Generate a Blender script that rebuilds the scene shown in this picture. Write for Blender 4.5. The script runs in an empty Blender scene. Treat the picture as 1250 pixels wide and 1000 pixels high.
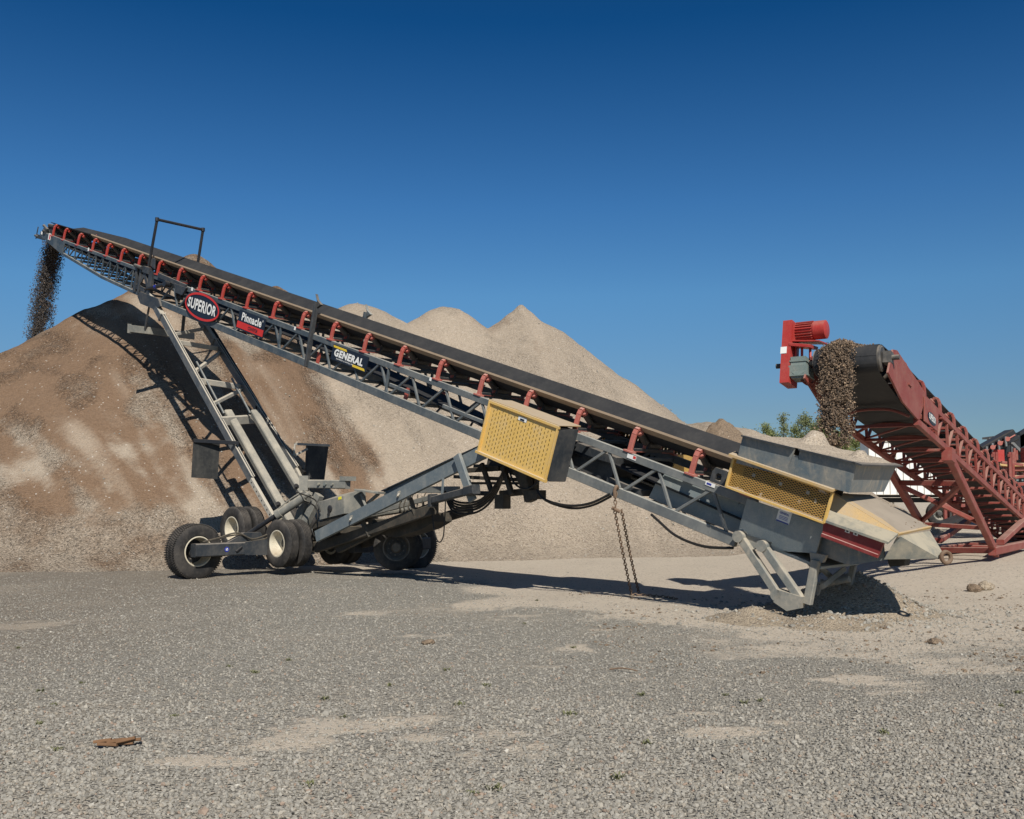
import bpy, math, random
import numpy as np
from mathutils import Vector, Matrix
random.seed(7); rng = np.random.default_rng(7)
scene = bpy.context.scene
COL = scene.collection
R = math.radians

# ------------------------------------------------------------------ camera
F, CX, CY, CAMH = 1200.0, 625.0, 500.0, 1.75
PITCH = math.atan(105 / F)
CAM = Vector((0, 0, CAMH))
cd = bpy.data.cameras.new('camera'); cam = bpy.data.objects.new('camera', cd); COL.objects.link(cam)
cam.location = CAM; cam.rotation_euler = (R(90) + PITCH, 0, 0)
cd.sensor_fit = 'HORIZONTAL'; cd.sensor_width = 36.0; cd.lens = 36.0 * F / 1250.0
cd.clip_end = 5000; cd.clip_start = 0.1
scene.camera = cam

def V(*a): return Vector(a)
def ray(px, py):
    x, y, z = (px - CX) / F, 1.0, -(py - CY) / F
    c, s = math.cos(PITCH), math.sin(PITCH)
    return Vector((x, y * c - z * s, y * s + z * c))
def at_plane(px, py, pt, nrm):
    r = ray(px, py); return CAM + r * ((pt - CAM).dot(nrm) / r.dot(nrm))
def atY(px, py, Y):
    r = ray(px, py); return CAM + r * (Y / r.y)
def ground_pt(px, py, z=0.0):
    r = ray(px, py); return CAM + r * ((z - CAMH) / r.z)

class Frame:
    """a conveyor's own axes: s along the belt towards its head, l to the far side, n up out of the belt"""
    def __init__(self, O, es, el):
        self.O = O; self.es = es.normalized(); self.el = el.normalized()
        self.en = self.el.cross(self.es)
        if self.en.z < 0: self.en = -self.en
        self.pu = Vector((self.es.x, self.es.y, 0)).normalized()
    def P(self, s, l, n): return self.O + self.es * s + self.el * l + self.en * n
    def S(self, px, py, l): return at_plane(px, py, self.O + self.el * l, self.el)
    def sn(self, px, py, l):
        q = self.S(px, py, l) - self.O; return q.dot(self.es), q.dot(self.en)
    def mat(self, s, l, n):
        m = Matrix((self.es, self.el, self.en)).transposed().to_4x4(); m.translation = self.P(s, l, n); return m

es_ = Vector((-0.69189379, 0.64814598, 0.31810339)); pu_ = Vector((es_.x, es_.y)).normalized()
K = Frame(Vector((3.2572, 15.4979, 2.465)), es_, Vector((pu_.y, -pu_.x, 0)))
er_ = -Vector((0.5616794, 0.81312713, -0.15277605)); pr_ = Vector((er_.x, er_.y)).normalized()
elr = Vector((pr_.y, -pr_.x, 0))
if elr.y < 0: elr = -elr
P0r = Vector((6.19416502, 15.29802513, 2.10872578)) * 1.025 + CAM
Q = Frame(P0r + elr * 0.6, er_, elr)
PIV = Vector((3.9, 14.0))

# ------------------------------------------------------------------ mesh builder
class MB:
    def __init__(self): self.v = []; self.f = []; self.m = []; self.mi = 0
    def add(self, vs, fs):
        b = len(self.v); self.v += [tuple(p) for p in vs]
        for f in fs: self.f.append(tuple(b + i for i in f)); self.m.append(self.mi)
        return self
    def hexa(self, c):   # 8 corners: 0-3 bottom loop, 4-7 top loop
        return self.add(c, [(0, 3, 2, 1), (4, 5, 6, 7), (0, 1, 5, 4), (1, 2, 6, 5), (2, 3, 7, 6), (3, 0, 4, 7)])
    def box(self, c, ax, ay, az):
        c, ax, ay, az = Vector(c), Vector(ax), Vector(ay), Vector(az)
        return self.hexa([c - ax - ay - az, c + ax - ay - az, c + ax + ay - az, c - ax + ay - az,
                          c - ax - ay + az, c + ax - ay + az, c + ax + ay + az, c - ax + ay + az])
    def beam(self, p0, p1, w, h, up=Vector((0, 0, 1)), ch=0.1):
        p0, p1 = Vector(p0), Vector(p1); d = (p1 - p0).normalized()
        up = Vector(up)
        if abs(d.dot(up.normalized())) > 0.98: up = Vector((0, 1, 0.2))
        sd = d.cross(up).normalized(); u = sd.cross(d).normalized()
        a, b = w / 2, h / 2; c = min(w, h) * ch
        sec = [(-a + c, -b), (a - c, -b), (a, -b + c), (a, b - c), (a - c, b), (-a + c, b), (-a, b - c), (-a, -b + c)]
        vs = [p0 + sd * x + u * y for x, y in sec] + [p1 + sd * x + u * y for x, y in sec]
        fs = [tuple(range(7, -1, -1)), tuple(range(8, 16))] + [(i, (i + 1) % 8, 8 + (i + 1) % 8, 8 + i) for i in range(8)]
        return self.add(vs, fs)
    def channel(self, p0, p1, w, h, t, up, open_side=1):
        """C section: web on one side, two flanges"""
        p0, p1 = Vector(p0), Vector(p1); d = (p1 - p0).normalized(); up = Vector(up)
        sd = d.cross(up).normalized() * open_side; u = up - d * up.dot(d); u.normalize()
        a, b = w, h / 2
        sec = [(0, -b), (a, -b), (a, -b + t), (t, -b + t), (t, b - t), (a, b - t), (a, b), (0, b)]
        vs = [p0 + sd * x + u * y for x, y in sec] + [p1 + sd * x + u * y for x, y in sec]
        fs = [(i, (i + 1) % 8, 8 + (i + 1) % 8, 8 + i) for i in range(8)]
        for k in (0, 8): fs += [(k, k + 1, k + 2, k + 3), (k, k + 3, k + 4, k + 7), (k + 4, k + 5, k + 6, k + 7)]
        return self.add(vs, fs)
    def tube(self, p0, p1, r, n=10, r1=None):
        p0, p1 = Vector(p0), Vector(p1); d = (p1 - p0).normalized()
        a = d.orthogonal().normalized(); b = d.cross(a); r1 = r if r1 is None else r1
        vs = [p0 + (a * math.cos(t) + b * math.sin(t)) * r for t in [2 * math.pi * i / n for i in range(n)]]
        vs += [p1 + (a * math.cos(t) + b * math.sin(t)) * r1 for t in [2 * math.pi * i / n for i in range(n)]]
        return self.add(vs, [tuple(range(n - 1, -1, -1)), tuple(range(n, 2 * n))] + [(i, (i + 1) % n, n + (i + 1) % n, n + i) for i in range(n)])
    def pipe(self, pts, r, n=8, smooth=6):
        pts = [Vector(p) for p in pts]
        if smooth and len(pts) > 2:
            out = []
            for i in range(len(pts) - 1):
                a, b, c, d = pts[max(i - 1, 0)], pts[i], pts[i + 1], pts[min(i + 2, len(pts) - 1)]
                for k in range(smooth):
                    t = k / smooth
                    out.append(0.5 * ((2 * b) + (c - a) * t + (2 * a - 5 * b + 4 * c - d) * t * t + (3 * b - a - 3 * c + d) * t ** 3))
            pts = out + [pts[-1]]
        vs = []; a = None
        for i, p in enumerate(pts):
            d = (pts[min(i + 1, len(pts) - 1)] - pts[max(i - 1, 0)]).normalized()
            a = d.orthogonal().normalized() if a is None else (a - d * a.dot(d)).normalized()
            b = d.cross(a)
            vs += [p + (a * math.cos(t) + b * math.sin(t)) * r for t in [2 * math.pi * k / n for k in range(n)]]
        m = len(pts)
        fs = [(i * n + k, i * n + (k + 1) % n, (i + 1) * n + (k + 1) % n, (i + 1) * n + k) for i in range(m - 1) for k in range(n)]
        fs += [tuple(range(n - 1, -1, -1)), tuple(range((m - 1) * n, m * n))]
        return self.add(vs, fs)
    def prism(self, poly, ext):
        poly = [Vector(p) for p in poly]; ext = Vector(ext); n = len(poly)
        return self.add(poly + [p + ext for p in poly], [tuple(range(n - 1, -1, -1)), tuple(range(n, 2 * n))] + [(i, (i + 1) % n, n + (i + 1) % n, n + i) for i in range(n)])
    def lathe(self, c, axis, prof, n=32, closed=False):
        c, axis = Vector(c), Vector(axis).normalized(); a = axis.orthogonal().normalized(); b = axis.cross(a)
        vs = []
        for (r, o) in prof:
            vs += [c + axis * o + (a * math.cos(t) + b * math.sin(t)) * r for t in [2 * math.pi * k / n for k in range(n)]]
        m = len(prof); fs = []
        for i in range(m if closed else m - 1):
            j = (i + 1) % m
            fs += [(i * n + k, i * n + (k + 1) % n, j * n + (k + 1) % n, j * n + k) for k in range(n)]
        if not closed:
            fs += [tuple(range(n - 1, -1, -1)), tuple(range((m - 1) * n, m * n))]
        return self.add(vs, fs)
    def torus(self, c, axis, Rr, r, n=16, m=8, sx=None):
        c, axis = Vector(c), Vector(axis).normalized()
        a = Vector(sx).normalized() if sx is not None else axis.orthogonal().normalized(); b = axis.cross(a)
        return self
    def build(self, name, mats, parent=None, local=None, smooth=True):
        me = bpy.data.meshes.new(name)
        off = Vector((0, 0, 0))
        if parent is not None and local is None:
            p = parent
            while p is not None: off = off + p.location; p = p.parent
        vs = [(x - off.x, y - off.y, z - off.z) for x, y, z in self.v]
        me.from_pydata(vs, [], self.f)
        mats = mats if isinstance(mats, (list, tuple)) else [mats]
        for m in mats: me.materials.append(m)
        if len(mats) > 1: me.polygons.foreach_set('material_index', self.m)
        import bmesh
        bm = bmesh.new(); bm.from_mesh(me); bmesh.ops.recalc_face_normals(bm, faces=bm.faces); bm.to_mesh(me); bm.free()
        if smooth:
            me.polygons.foreach_set('use_smooth', [True] * len(me.polygons)); me.set_sharp_from_angle(angle=R(35))
        o = bpy.data.objects.new(name, me); COL.objects.link(o)
        if parent is not None: o.parent = parent
        return o

def tag(o, label=None, cat=None, group=None, kind=None):
    if label: o['label'] = label
    if cat: o['category'] = cat
    if group: o['group'] = group
    if kind: o['kind'] = kind
    return o
def thing(name, loc, label, cat, group=None):
    o = bpy.data.objects.new(name, None); COL.objects.link(o); o.location = loc; o.empty_display_size = 0.3
    return tag(o, label, cat, group)
def np_mesh(name, v, f, mat, attrs=None, smooth=True):
    me = bpy.data.meshes.new(name); k = f.shape[1]
    me.vertices.add(len(v)); me.vertices.foreach_set('co', np.ascontiguousarray(v, np.float32).ravel())
    me.loops.add(f.size); me.loops.foreach_set('vertex_index', np.ascontiguousarray(f, np.int32).ravel())
    me.polygons.add(len(f)); me.polygons.foreach_set('loop_start', np.arange(0, f.size, k, dtype=np.int32))
    me.polygons.foreach_set('use_smooth', np.full(len(f), smooth, dtype=bool))
    for nm, a in (attrs or {}).items():
        at = me.attributes.new(nm, 'FLOAT', 'POINT'); at.data.foreach_set('value', np.ascontiguousarray(a, np.float32))
    me.update(calc_edges=True); me.validate()
    me.materials.append(mat)
    o = bpy.data.objects.new(name, me); COL.objects.link(o); return o

# ------------------------------------------------------------------ noise (numpy)
def hash2(ix, iy, seed):
    h = (ix.astype(np.int64) * 374761393 + iy.astype(np.int64) * 668265263 + seed * 974711) & 0xffffffff
    h = ((h ^ (h >> 13)) * 1274126177) & 0xffffffff
    return ((h ^ (h >> 16)) & 0xffff) / 65535.0
def vnoise(x, y, seed=0):
    x = np.asarray(x, float); y = np.asarray(y, float)
    ix, iy = np.floor(x), np.floor(y); fx, fy = x - ix, y - iy
    ux, uy = fx * fx * (3 - 2 * fx), fy * fy * (3 - 2 * fy)
    a, b, c, d = hash2(ix, iy, seed), hash2(ix + 1, iy, seed), hash2(ix, iy + 1, seed), hash2(ix + 1, iy + 1, seed)
    return (a * (1 - ux) + b * ux) * (1 - uy) + (c * (1 - ux) + d * ux) * uy
def fbm(x, y, oct=4, seed=0):
    t = 0; amp = 0.5; tot = 0
    for k in range(oct):
        t = t + amp * vnoise(np.asarray(x) * 2 ** k + 17.3 * k, np.asarray(y) * 2 ** k - 9.1 * k, seed + k); tot += amp; amp *= 0.5
    return t / tot
def sstep(a, b, x): t = np.clip((x - a) / (b - a), 0, 1); return t * t * (3 - 2 * t)

# ------------------------------------------------------------------ material helpers
class NT:
    def __init__(self, name):
        self.mat = bpy.data.materials.new(name); self.mat.use_nodes = True
        self.t = self.mat.node_tree; self.t.nodes.clear()
        self.out = self.t.nodes.new('ShaderNodeOutputMaterial')
    def n(self, typ, **kw):
        nd = self.t.nodes.new(typ)
        for k, v in kw.items():
            if k.startswith('i_'):
                key = k[2:]; key = int(key) if key.isdigit() else key.replace('_', ' ')
                nd.inputs[key].default_value = v
            else: setattr(nd, k, v)
        return nd
    def l(self, a, b): self.t.links.new(a, b)
    def val(self, x, sock):
        if hasattr(x, 'is_output'): self.l(x, sock)
        else: sock.default_value = x
    def math(self, op, a, b=0.0, clamp=False):
        nd = self.n('ShaderNodeMath', operation=op, use_clamp=clamp); self.val(a, nd.inputs[0]); self.val(b, nd.inputs[1]); return nd.outputs[0]
    def mix(self, fac, a, b, mode='MIX'):
        nd = self.n('ShaderNodeMix', data_type='RGBA', blend_type=mode)
        self.val(fac, nd.inputs[0])
        for x, sk in ((a, nd.inputs[6]), (b, nd.inputs[7])):
            if hasattr(x, 'is_output'): self.l(x, sk)
            else: sk.default_value = (*x[:3], 1)
        return nd.outputs[2]
    def noise(self, vec, scale, detail=4, rough=0.55, dist=0.0):
        nd = self.n('ShaderNodeTexNoise', i_Scale=scale, i_Detail=detail, i_Roughness=rough, i_Distortion=dist); self.l(vec, nd.inputs['Vector']); return nd.outputs['Fac']
    def ramp(self, x, a, b):
        nd = self.n('ShaderNodeMapRange', interpolation_type='SMOOTHSTEP'); self.l(x, nd.inputs[0]); nd.inputs[1].default_value = a; nd.inputs[2].default_value = b; return nd.outputs[0]
    def pos(self): return self.n('ShaderNodeNewGeometry').outputs['Position']
    def attr(self, nm): return self.n('ShaderNodeAttribute', attribute_name=nm).outputs['Fac']
    def bump(self, h, strength=0.4, dist=0.02):
        nd = self.n('ShaderNodeBump', i_Strength=strength, i_Distance=dist); self.l(h, nd.inputs['Height']); return nd.outputs[0]
    def bsdf(self, col, rough=0.6, metal=0.0, normal=None, spec=0.4):
        b = self.n('ShaderNodeBsdfPrincipled'); self.val(col if hasattr(col, 'is_output') else (*col[:3], 1), b.inputs['Base Color'])
        self.val(rough, b.inputs['Roughness']); self.val(metal, b.inputs['Metallic']); b.inputs['Specular IOR Level'].default_value = spec
        if normal is not None: self.l(normal, b.inputs['Normal'])
        return b
    def done(self, b): self.l(b.outputs[0], self.out.inputs['Surface']); return self.mat

DUST = (0.46, 0.40, 0.33)
def paint(name, base, dust=0.35, top=0.5, rough=0.5, dcol=DUST, xgrad=None, spec=0.4, streak=0.25, rust=0.0):
    """painted steel under quarry dust: patchy film, streaks, thicker film on faces that look up"""
    t = NT(name); g = t.n('ShaderNodeNewGeometry'); p = g.outputs['Position']
    n1 = t.noise(p, 2.3, 6, 0.62); n2 = t.noise(p, 14.0, 5, 0.6); n3 = t.noise(p, 90.0, 2)
    mp = t.n('ShaderNodeMapping'); t.l(p, mp.inputs[0]); mp.inputs['Scale'].default_value = (9, 9, 0.9)
    st = t.noise(mp.outputs[0], 1.0, 4, 0.6)
    f = t.math('ADD', t.math('MULTIPLY', t.ramp(n1, 0.35, 0.72), dust), t.math('MULTIPLY', t.ramp(n2, 0.45, 0.75), dust * 0.6))
    f = t.math('ADD', f, t.math('MULTIPLY', t.ramp(st, 0.5, 0.78), streak * dust * 2))
    sx = t.n('ShaderNodeSeparateXYZ'); t.l(g.outputs['Normal'], sx.inputs[0])
    up = t.ramp(sx.outputs[2], 0.15, 0.8)
    f = t.math('ADD', f, t.math('MULTIPLY', up, t.math('ADD', t.math('MULTIPLY', n2, top * 0.5), top * 0.75)))
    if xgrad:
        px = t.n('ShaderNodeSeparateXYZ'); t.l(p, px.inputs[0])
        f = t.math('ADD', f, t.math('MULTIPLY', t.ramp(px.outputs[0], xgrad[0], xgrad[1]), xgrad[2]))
    f = t.math('MINIMUM', f, 0.93)
    col = t.mix(t.ramp(n3, 0.3, 0.7), tuple(c * 0.86 for c in base), tuple(min(1, c * 1.1) for c in base))
    if rust:
        col = t.mix(t.math('MULTIPLY', t.ramp(n2, 0.58, 0.72), rust), col, (0.11, 0.045, 0.022))
    dc = t.mix(n1, tuple(c * 0.82 for c in dcol), tuple(min(1, c * 1.12) for c in dcol))
    col = t.mix(f, col, dc)
    ro = t.math('ADD', t.math('MULTIPLY', f, 0.4), rough, True)
    return t.done(t.bsdf(col, ro, 0.0, t.bump(n2, 0.12, 0.01), spec))
def plain(name, col, rough=0.5, spec=0.4, var=0.15):
    t = NT(name); p = t.pos(); n = t.noise(p, 7.0, 5)
    c = t.mix(n, tuple(x * (1 - var) for x in col), tuple(min(1, x * (1 + var)) for x in col))
    return t.done(t.bsdf(c, rough, 0.0, None, spec))

M = {}
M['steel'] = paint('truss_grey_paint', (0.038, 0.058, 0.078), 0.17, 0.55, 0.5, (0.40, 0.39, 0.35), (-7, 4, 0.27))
M['steel_dark'] = paint('dark_steel_paint', (0.026, 0.033, 0.042), 0.10, 0.35, 0.5)
M['strut'] = paint('strut_grey_paint', (0.13, 0.16, 0.18), 0.22, 0.5, 0.5, (0.42, 0.40, 0.35))
M['drab'] = paint('drab_dusty_steel', (0.16, 0.165, 0.155), 0.35, 0.55, 0.6, (0.42, 0.38, 0.31))
M['leg'] = paint('dusty_leg_paint', (0.060, 0.074, 0.090), 0.16, 0.95, 0.55, (0.52, 0.47, 0.39))
M['cream'] = paint('dust_coated_steel', (0.32, 0.31, 0.28), 0.7, 0.8, 0.7, (0.50, 0.45, 0.37))
M['foot'] = paint('dusty_foot_paint', (0.17, 0.185, 0.18), 0.5, 0.6, 0.6, (0.45, 0.40, 0.32))
M['chassis'] = paint('dirty_chassis_steel', (0.036, 0.034, 0.029), 0.16, 0.32, 0.7, (0.27, 0.22, 0.16), rust=0.5)
M['idler'] = paint('idler_red_paint', (0.42, 0.040, 0.026), 0.09, 0.35, 0.42, (0.50, 0.36, 0.30), (-9, 3, 0.30), rust=0.15)
M['red'] = paint('faded_red_paint', (0.235, 0.046, 0.036), 0.22, 0.5, 0.55, (0.40, 0.265, 0.215), rust=0.7)
M['redbright'] = paint('bright_red_paint', (0.40, 0.036, 0.030), 0.10, 0.25, 0.45, (0.46, 0.33, 0.28))
M['darkred'] = paint('dark_red_paint', (0.20, 0.018, 0.018), 0.08, 0.7, 0.5, (0.5, 0.36, 0.32))
M['yellow'] = paint('yellow_guard_paint', (0.70, 0.44, 0.11), 0.26, 0.75, 0.5, (0.50, 0.43, 0.33))
M['hopper'] = paint('hopper_blue_grey_paint', (0.115, 0.155, 0.182), 0.42, 0.75, 0.5, (0.44, 0.38, 0.295), streak=0.7)
M['galv'] = paint('skirt_plate_steel', (0.22, 0.265, 0.275), 0.5, 0.6, 0.5, (0.42, 0.41, 0.37))
M['tan'] = paint('dust_buried_yellow_plate', (0.56, 0.36, 0.13), 0.6, 0.75, 0.7, (0.42, 0.345, 0.255))
M['ochre'] = paint('worn_yellow_edge', (0.55, 0.36, 0.14), 0.45, 0.45, 0.7, (0.42, 0.345, 0.255))
M['slab'] = paint('dirt_covered_slab', (0.26, 0.22, 0.175), 0.7, 0.6, 0.9, (0.335, 0.285, 0.23))
M['nose'] = paint('dusty_nose_plate', (0.15, 0.17, 0.165), 0.65, 0.45, 0.6, (0.40, 0.355, 0.27))
M['rubber'] = paint('belt_rubber', (0.022, 0.024, 0.028), 0.07, 0.05, 0.62, (0.22, 0.20, 0.18), spec=0.3)
M['beltedge'] = plain('dusty_belt_edge', (0.33, 0.25, 0.175), 0.9)
M['roller'] = paint('roller_shell', (0.07, 0.065, 0.06), 0.3, 0.2, 0.45, (0.25, 0.21, 0.17))
M['tyre'] = paint('tyre_rubber', (0.022, 0.022, 0.023), 0.20, 0.20, 0.75, (0.24, 0.21, 0.18), spec=0.25)
M['rim'] = paint('cream_rim_paint', (0.62, 0.57, 0.45), 0.38, 0.3, 0.5, (0.35, 0.28, 0.2))
M['hub'] = paint('dark_hub_metal', (0.05, 0.05, 0.05), 0.25, 0.3, 0.5)
M['black'] = paint('black_paint', (0.013, 0.015, 0.020), 0.05, 0.15, 0.4, (0.25, 0.22, 0.18))
M['flap'] = paint('mud_flap_rubber', (0.020, 0.022, 0.024), 0.14, 0.1, 0.7, (0.28, 0.26, 0.22))
M['hose'] = plain('hose_rubber', (0.016, 0.015, 0.014), 0.5)
M['rustchain'] = paint('rusty_chain', (0.13, 0.075, 0.045), 0.3, 0.3, 0.7, (0.33, 0.26, 0.19), rust=0.8)
M['white'] = plain('sign_white', (0.80, 0.80, 0.78), 0.5, var=0.04)
M['navy'] = plain('sign_navy', (0.012, 0.017, 0.030), 0.45)
M['signred'] = plain('sign_red', (0.58, 0.030, 0.022), 0.45)
M['signyellow'] = plain('sign_yellow', (0.75, 0.52, 0.04), 0.45)
M['blue'] = plain('decal_blue', (0.02, 0.035, 0.30), 0.5)
M['limeyellow'] = plain('decal_yellow', (0.80, 0.72, 0.05), 0.5)
M['gear'] = paint('gearbox_grey', (0.17, 0.22, 0.21), 0.2, 0.3, 0.5)
M['chrome'] = plain('bright_rod', (0.55, 0.55, 0.53), 0.25)

# perforated / expanded guard sheets: real holes cut by the shader
def perforated():
    t = NT('slotted_yellow_sheet'); tc = t.n('ShaderNodeTexCoord'); sx = t.n('ShaderNodeSeparateXYZ'); t.l(tc.outputs['Object'], sx.inputs[0])
    u = t.math('MULTIPLY', sx.outputs[0], 1 / 0.074); col = t.math('FLOOR', u); fu = t.math('ABSOLUTE', t.math('SUBTRACT', t.math('FRACT', u), 0.5))
    par = t.math('MULTIPLY', t.math('MODULO', t.math('ABSOLUTE', col), 2.0), 0.5)
    v = t.math('ADD', t.math('MULTIPLY', sx.outputs[2], 1 / 0.082), par); fv = t.math('ABSOLUTE', t.math('SUBTRACT', t.math('FRACT', v), 0.5))
    hole = t.math('MULTIPLY', t.math('LESS_THAN', fu, 0.105), t.math('LESS_THAN', fv, 0.28))
    inu = t.math('LESS_THAN', t.math('ABSOLUTE', t.math('SUBTRACT', sx.outputs[0], 0.0)), 0.735)
    inv = t.math('LESS_THAN', t.math('ABSOLUTE', sx.outputs[2]), 0.385)
    hole = t.math('MULTIPLY', hole, t.math('MULTIPLY', inu, inv))
    p = t.pos(); n = t.noise(p, 3.0, 5); n2 = t.noise(p, 22, 4)
    c = t.mix(n, (0.66, 0.42, 0.11), (0.80, 0.53, 0.16)); c = t.mix(t.math('ADD', t.math('MULTIPLY', t.ramp(n2, 0.45, 0.8), 0.40), t.math('MULTIPLY', t.ramp(n, 0.5, 0.75), 0.22)), c, DUST)
    b = t.bsdf(c, 0.55); tr = t.n('ShaderNodeBsdfTransparent'); ms = t.n('ShaderNodeMixShader')
    t.l(hole, ms.inputs[0]); t.l(b.outputs[0], ms.inputs[1]); t.l(tr.outputs[0], ms.inputs[2]); t.l(ms.outputs[0], t.out.inputs[0]); return t.mat
def expanded():
    t = NT('expanded_yellow_mesh'); tc = t.n('ShaderNodeTexCoord'); sx = t.n('ShaderNodeSeparateXYZ'); t.l(tc.outputs['Object'], sx.inputs[0])
    a = t.math('MULTIPLY', sx.outputs[0], 1 / 0.064); b_ = t.math('MULTIPLY', sx.outputs[2], 1 / 0.036)
    d1 = t.math('ABSOLUTE', t.math('SUBTRACT', t.math('FRACT', t.math('ADD', a, b_)), 0.5)); d2 = t.math('ABSOLUTE', t.math('SUBTRACT', t.math('FRACT', t.math('SUBTRACT', a, b_)), 0.5))
    hole = t.math('MULTIPLY', t.math('LESS_THAN', d1, 0.37), t.math('LESS_THAN', d2, 0.37))
    p = t.pos(); n = t.noise(p, 3.2, 4); clog = t.ramp(n, 0.62, 0.66)
    hole = t.math('MULTIPLY', hole, t.math('SUBTRACT', 1.0, clog))
    c = t.mix(t.noise(p, 12, 4), (0.40, 0.235, 0.065), (0.58, 0.36, 0.11)); c = t.mix(t.math('MULTIPLY', clog, 0.8), c, DUST)
    b = t.bsdf(c, 0.6); tr = t.n('ShaderNodeBsdfTransparent'); ms = t.n('ShaderNodeMixShader')
    t.l(hole, ms.inputs[0]); t.l(b.outputs[0], ms.inputs[1]); t.l(tr.outputs[0], ms.inputs[2]); t.l(ms.outputs[0], t.out.inputs[0]); return t.mat
M['slots'] = perforated(); M['expanded'] = expanded()

def gravel_mat(name, c_lo, c_hi, brown_lo=None, brown_hi=None, sc=26.0, bump=0.6):
    """crushed stone: voronoi pebbles of mixed tone; attribute 'brown' marks the browner material, 'streak' the sorted bands"""
    t = NT(name); p = t.pos()
    vo = t.n('ShaderNodeTexVoronoi', i_Scale=sc, feature='F1'); t.l(p, vo.inputs['Vector'])
    sep = t.n('ShaderNodeSeparateColor'); t.l(vo.outputs['Color'], sep.inputs[0])
    n1 = t.noise(p, 0.9, 7, 0.65); n2 = t.noise(p, 9.0, 6, 0.7)
    tone = t.math('ADD', t.math('MULTIPLY', sep.outputs[0], 0.55), t.math('MULTIPLY', n2, 0.45))
    if brown_lo:
        fine = t.math('ADD', t.math('MULTIPLY', t.noise(p, 38.0, 3, 0.8), 0.62), t.math('SUBTRACT', t.math('MULTIPLY', n2, 0.55), 0.12))
        tone_c = t.math('ADD', t.math('MULTIPLY', sep.outputs[0], 0.80), t.math('MULTIPLY', n2, 0.2))
        cs = t.attr('coarse'); mm = t.n('ShaderNodeMix', data_type='FLOAT'); t.l(cs, mm.inputs[0]); t.l(fine, mm.inputs[2]); t.l(tone_c, mm.inputs[3]); tone = mm.outputs[0]
    g = t.mix(tone, c_lo, c_hi)
    if brown_lo:
        w = t.mix(tone, brown_lo, brown_hi)
        f = t.math('ADD', t.attr('brown'), t.math('MULTIPLY', t.math('SUBTRACT', n1, 0.5), 0.9))
        g = t.mix(t.ramp(f, 0.3, 0.75), g, w)
        st = t.attr('streak'); g = t.mix(t.ramp(st, 0.5, 0.9), g, t.mix(tone, tuple(x * 1.25 for x in c_lo), tuple(x * 1.10 for x in c_hi)))
    sp = t.math('GREATER_THAN', sep.outputs[1], 0.994); g = t.mix(t.math('MULTIPLY', sp, 0.5), g, (0.72, 0.68, 0.62))
    sp2 = t.math('LESS_THAN', sep.outputs[2], 0.14); k2 = t.math('MULTIPLY', t.math('ADD', t.math('MULTIPLY', t.attr('coarse'), 0.55), 0.05), sp2) if brown_lo else t.math('MULTIPLY', sp2, 0.55)
    g = t.mix(k2, g, (0.10, 0.085, 0.075))
    dd = t.math('MULTIPLY', vo.outputs['Distance'], t.math('ADD', t.math('MULTIPLY', t.attr('coarse'), -1.1), -0.25)) if brown_lo else t.math('MULTIPLY', vo.outputs['Distance'], -1.0)
    h = t.math('ADD', dd, t.math('MULTIPLY', n2, 0.8))
    return t.done(t.bsdf(g, 0.95, 0, t.bump(h, bump, 0.05), 0.15))
M['pile'] = gravel_mat('pile_gravel', (0.26, 0.212, 0.162), (0.525, 0.445, 0.358), (0.098, 0.060, 0.037), (0.335, 0.228, 0.153), 27.0, 1.0)
M['heap'] = gravel_mat('heap_sand', (0.26, 0.21, 0.155), (0.50, 0.42, 0.32), None, None, 40.0, 0.6)
M['hopdirt'] = gravel_mat('hopper_dirt', (0.32, 0.265, 0.205), (0.54, 0.465, 0.375), None, None, 60.0, 0.4)
M['clod'] = gravel_mat('clod_earth', (0.12, 0.088, 0.060), (0.33, 0.25, 0.18), None, None, 40.0, 0.5)

def island_mat(name, cols, rough=0.9):
    t = NT(name); g = t.n('ShaderNodeNewGeometry')
    r = t.n('ShaderNodeValToRGB'); r.color_ramp.interpolation = 'CONSTANT'
    while len(r.color_ramp.elements) < len(cols): r.color_ramp.elements.new(0.5)
    for i, (pp, c) in enumerate(cols): r.color_ramp.elements[i].position = pp; r.color_ramp.elements[i].color = (*c, 1)
    t.l(g.outputs['Random Per Island'], r.inputs[0])
    n = t.noise(g.outputs['Position'], 60, 3)
    c = t.mix(n, r.outputs[0], t.mix(0.3, r.outputs[0], (0.5, 0.46, 0.4)))
    return t.done(t.bsdf(c, rough, 0, None, 0.2))
M['stones'] = island_mat('loose_stone', [(0.0, (0.20, 0.190, 0.168)), (0.25, (0.262, 0.249, 0.221)), (0.55, (0.318, 0.302, 0.267)), (0.76, (0.285, 0.253, 0.208)), (0.88, (0.355, 0.328, 0.28)), (0.96, (0.28, 0.20, 0.15)), (0.996, (0.55, 0.52, 0.46))])
M['fall_dark'] = island_mat('falling_dark_stone', [(0.0, (0.017, 0.015, 0.020)), (0.5, (0.032, 0.027, 0.033)), (0.82, (0.07, 0.046, 0.036)), (0.965, (0.18, 0.125, 0.09))])
M['fall_brown'] = island_mat('falling_brown_stone', [(0.0, (0.060, 0.034, 0.019)), (0.35, (0.12, 0.071, 0.039)), (0.7, (0.19, 0.117, 0.066)), (0.93, (0.36, 0.245, 0.15))])

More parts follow.
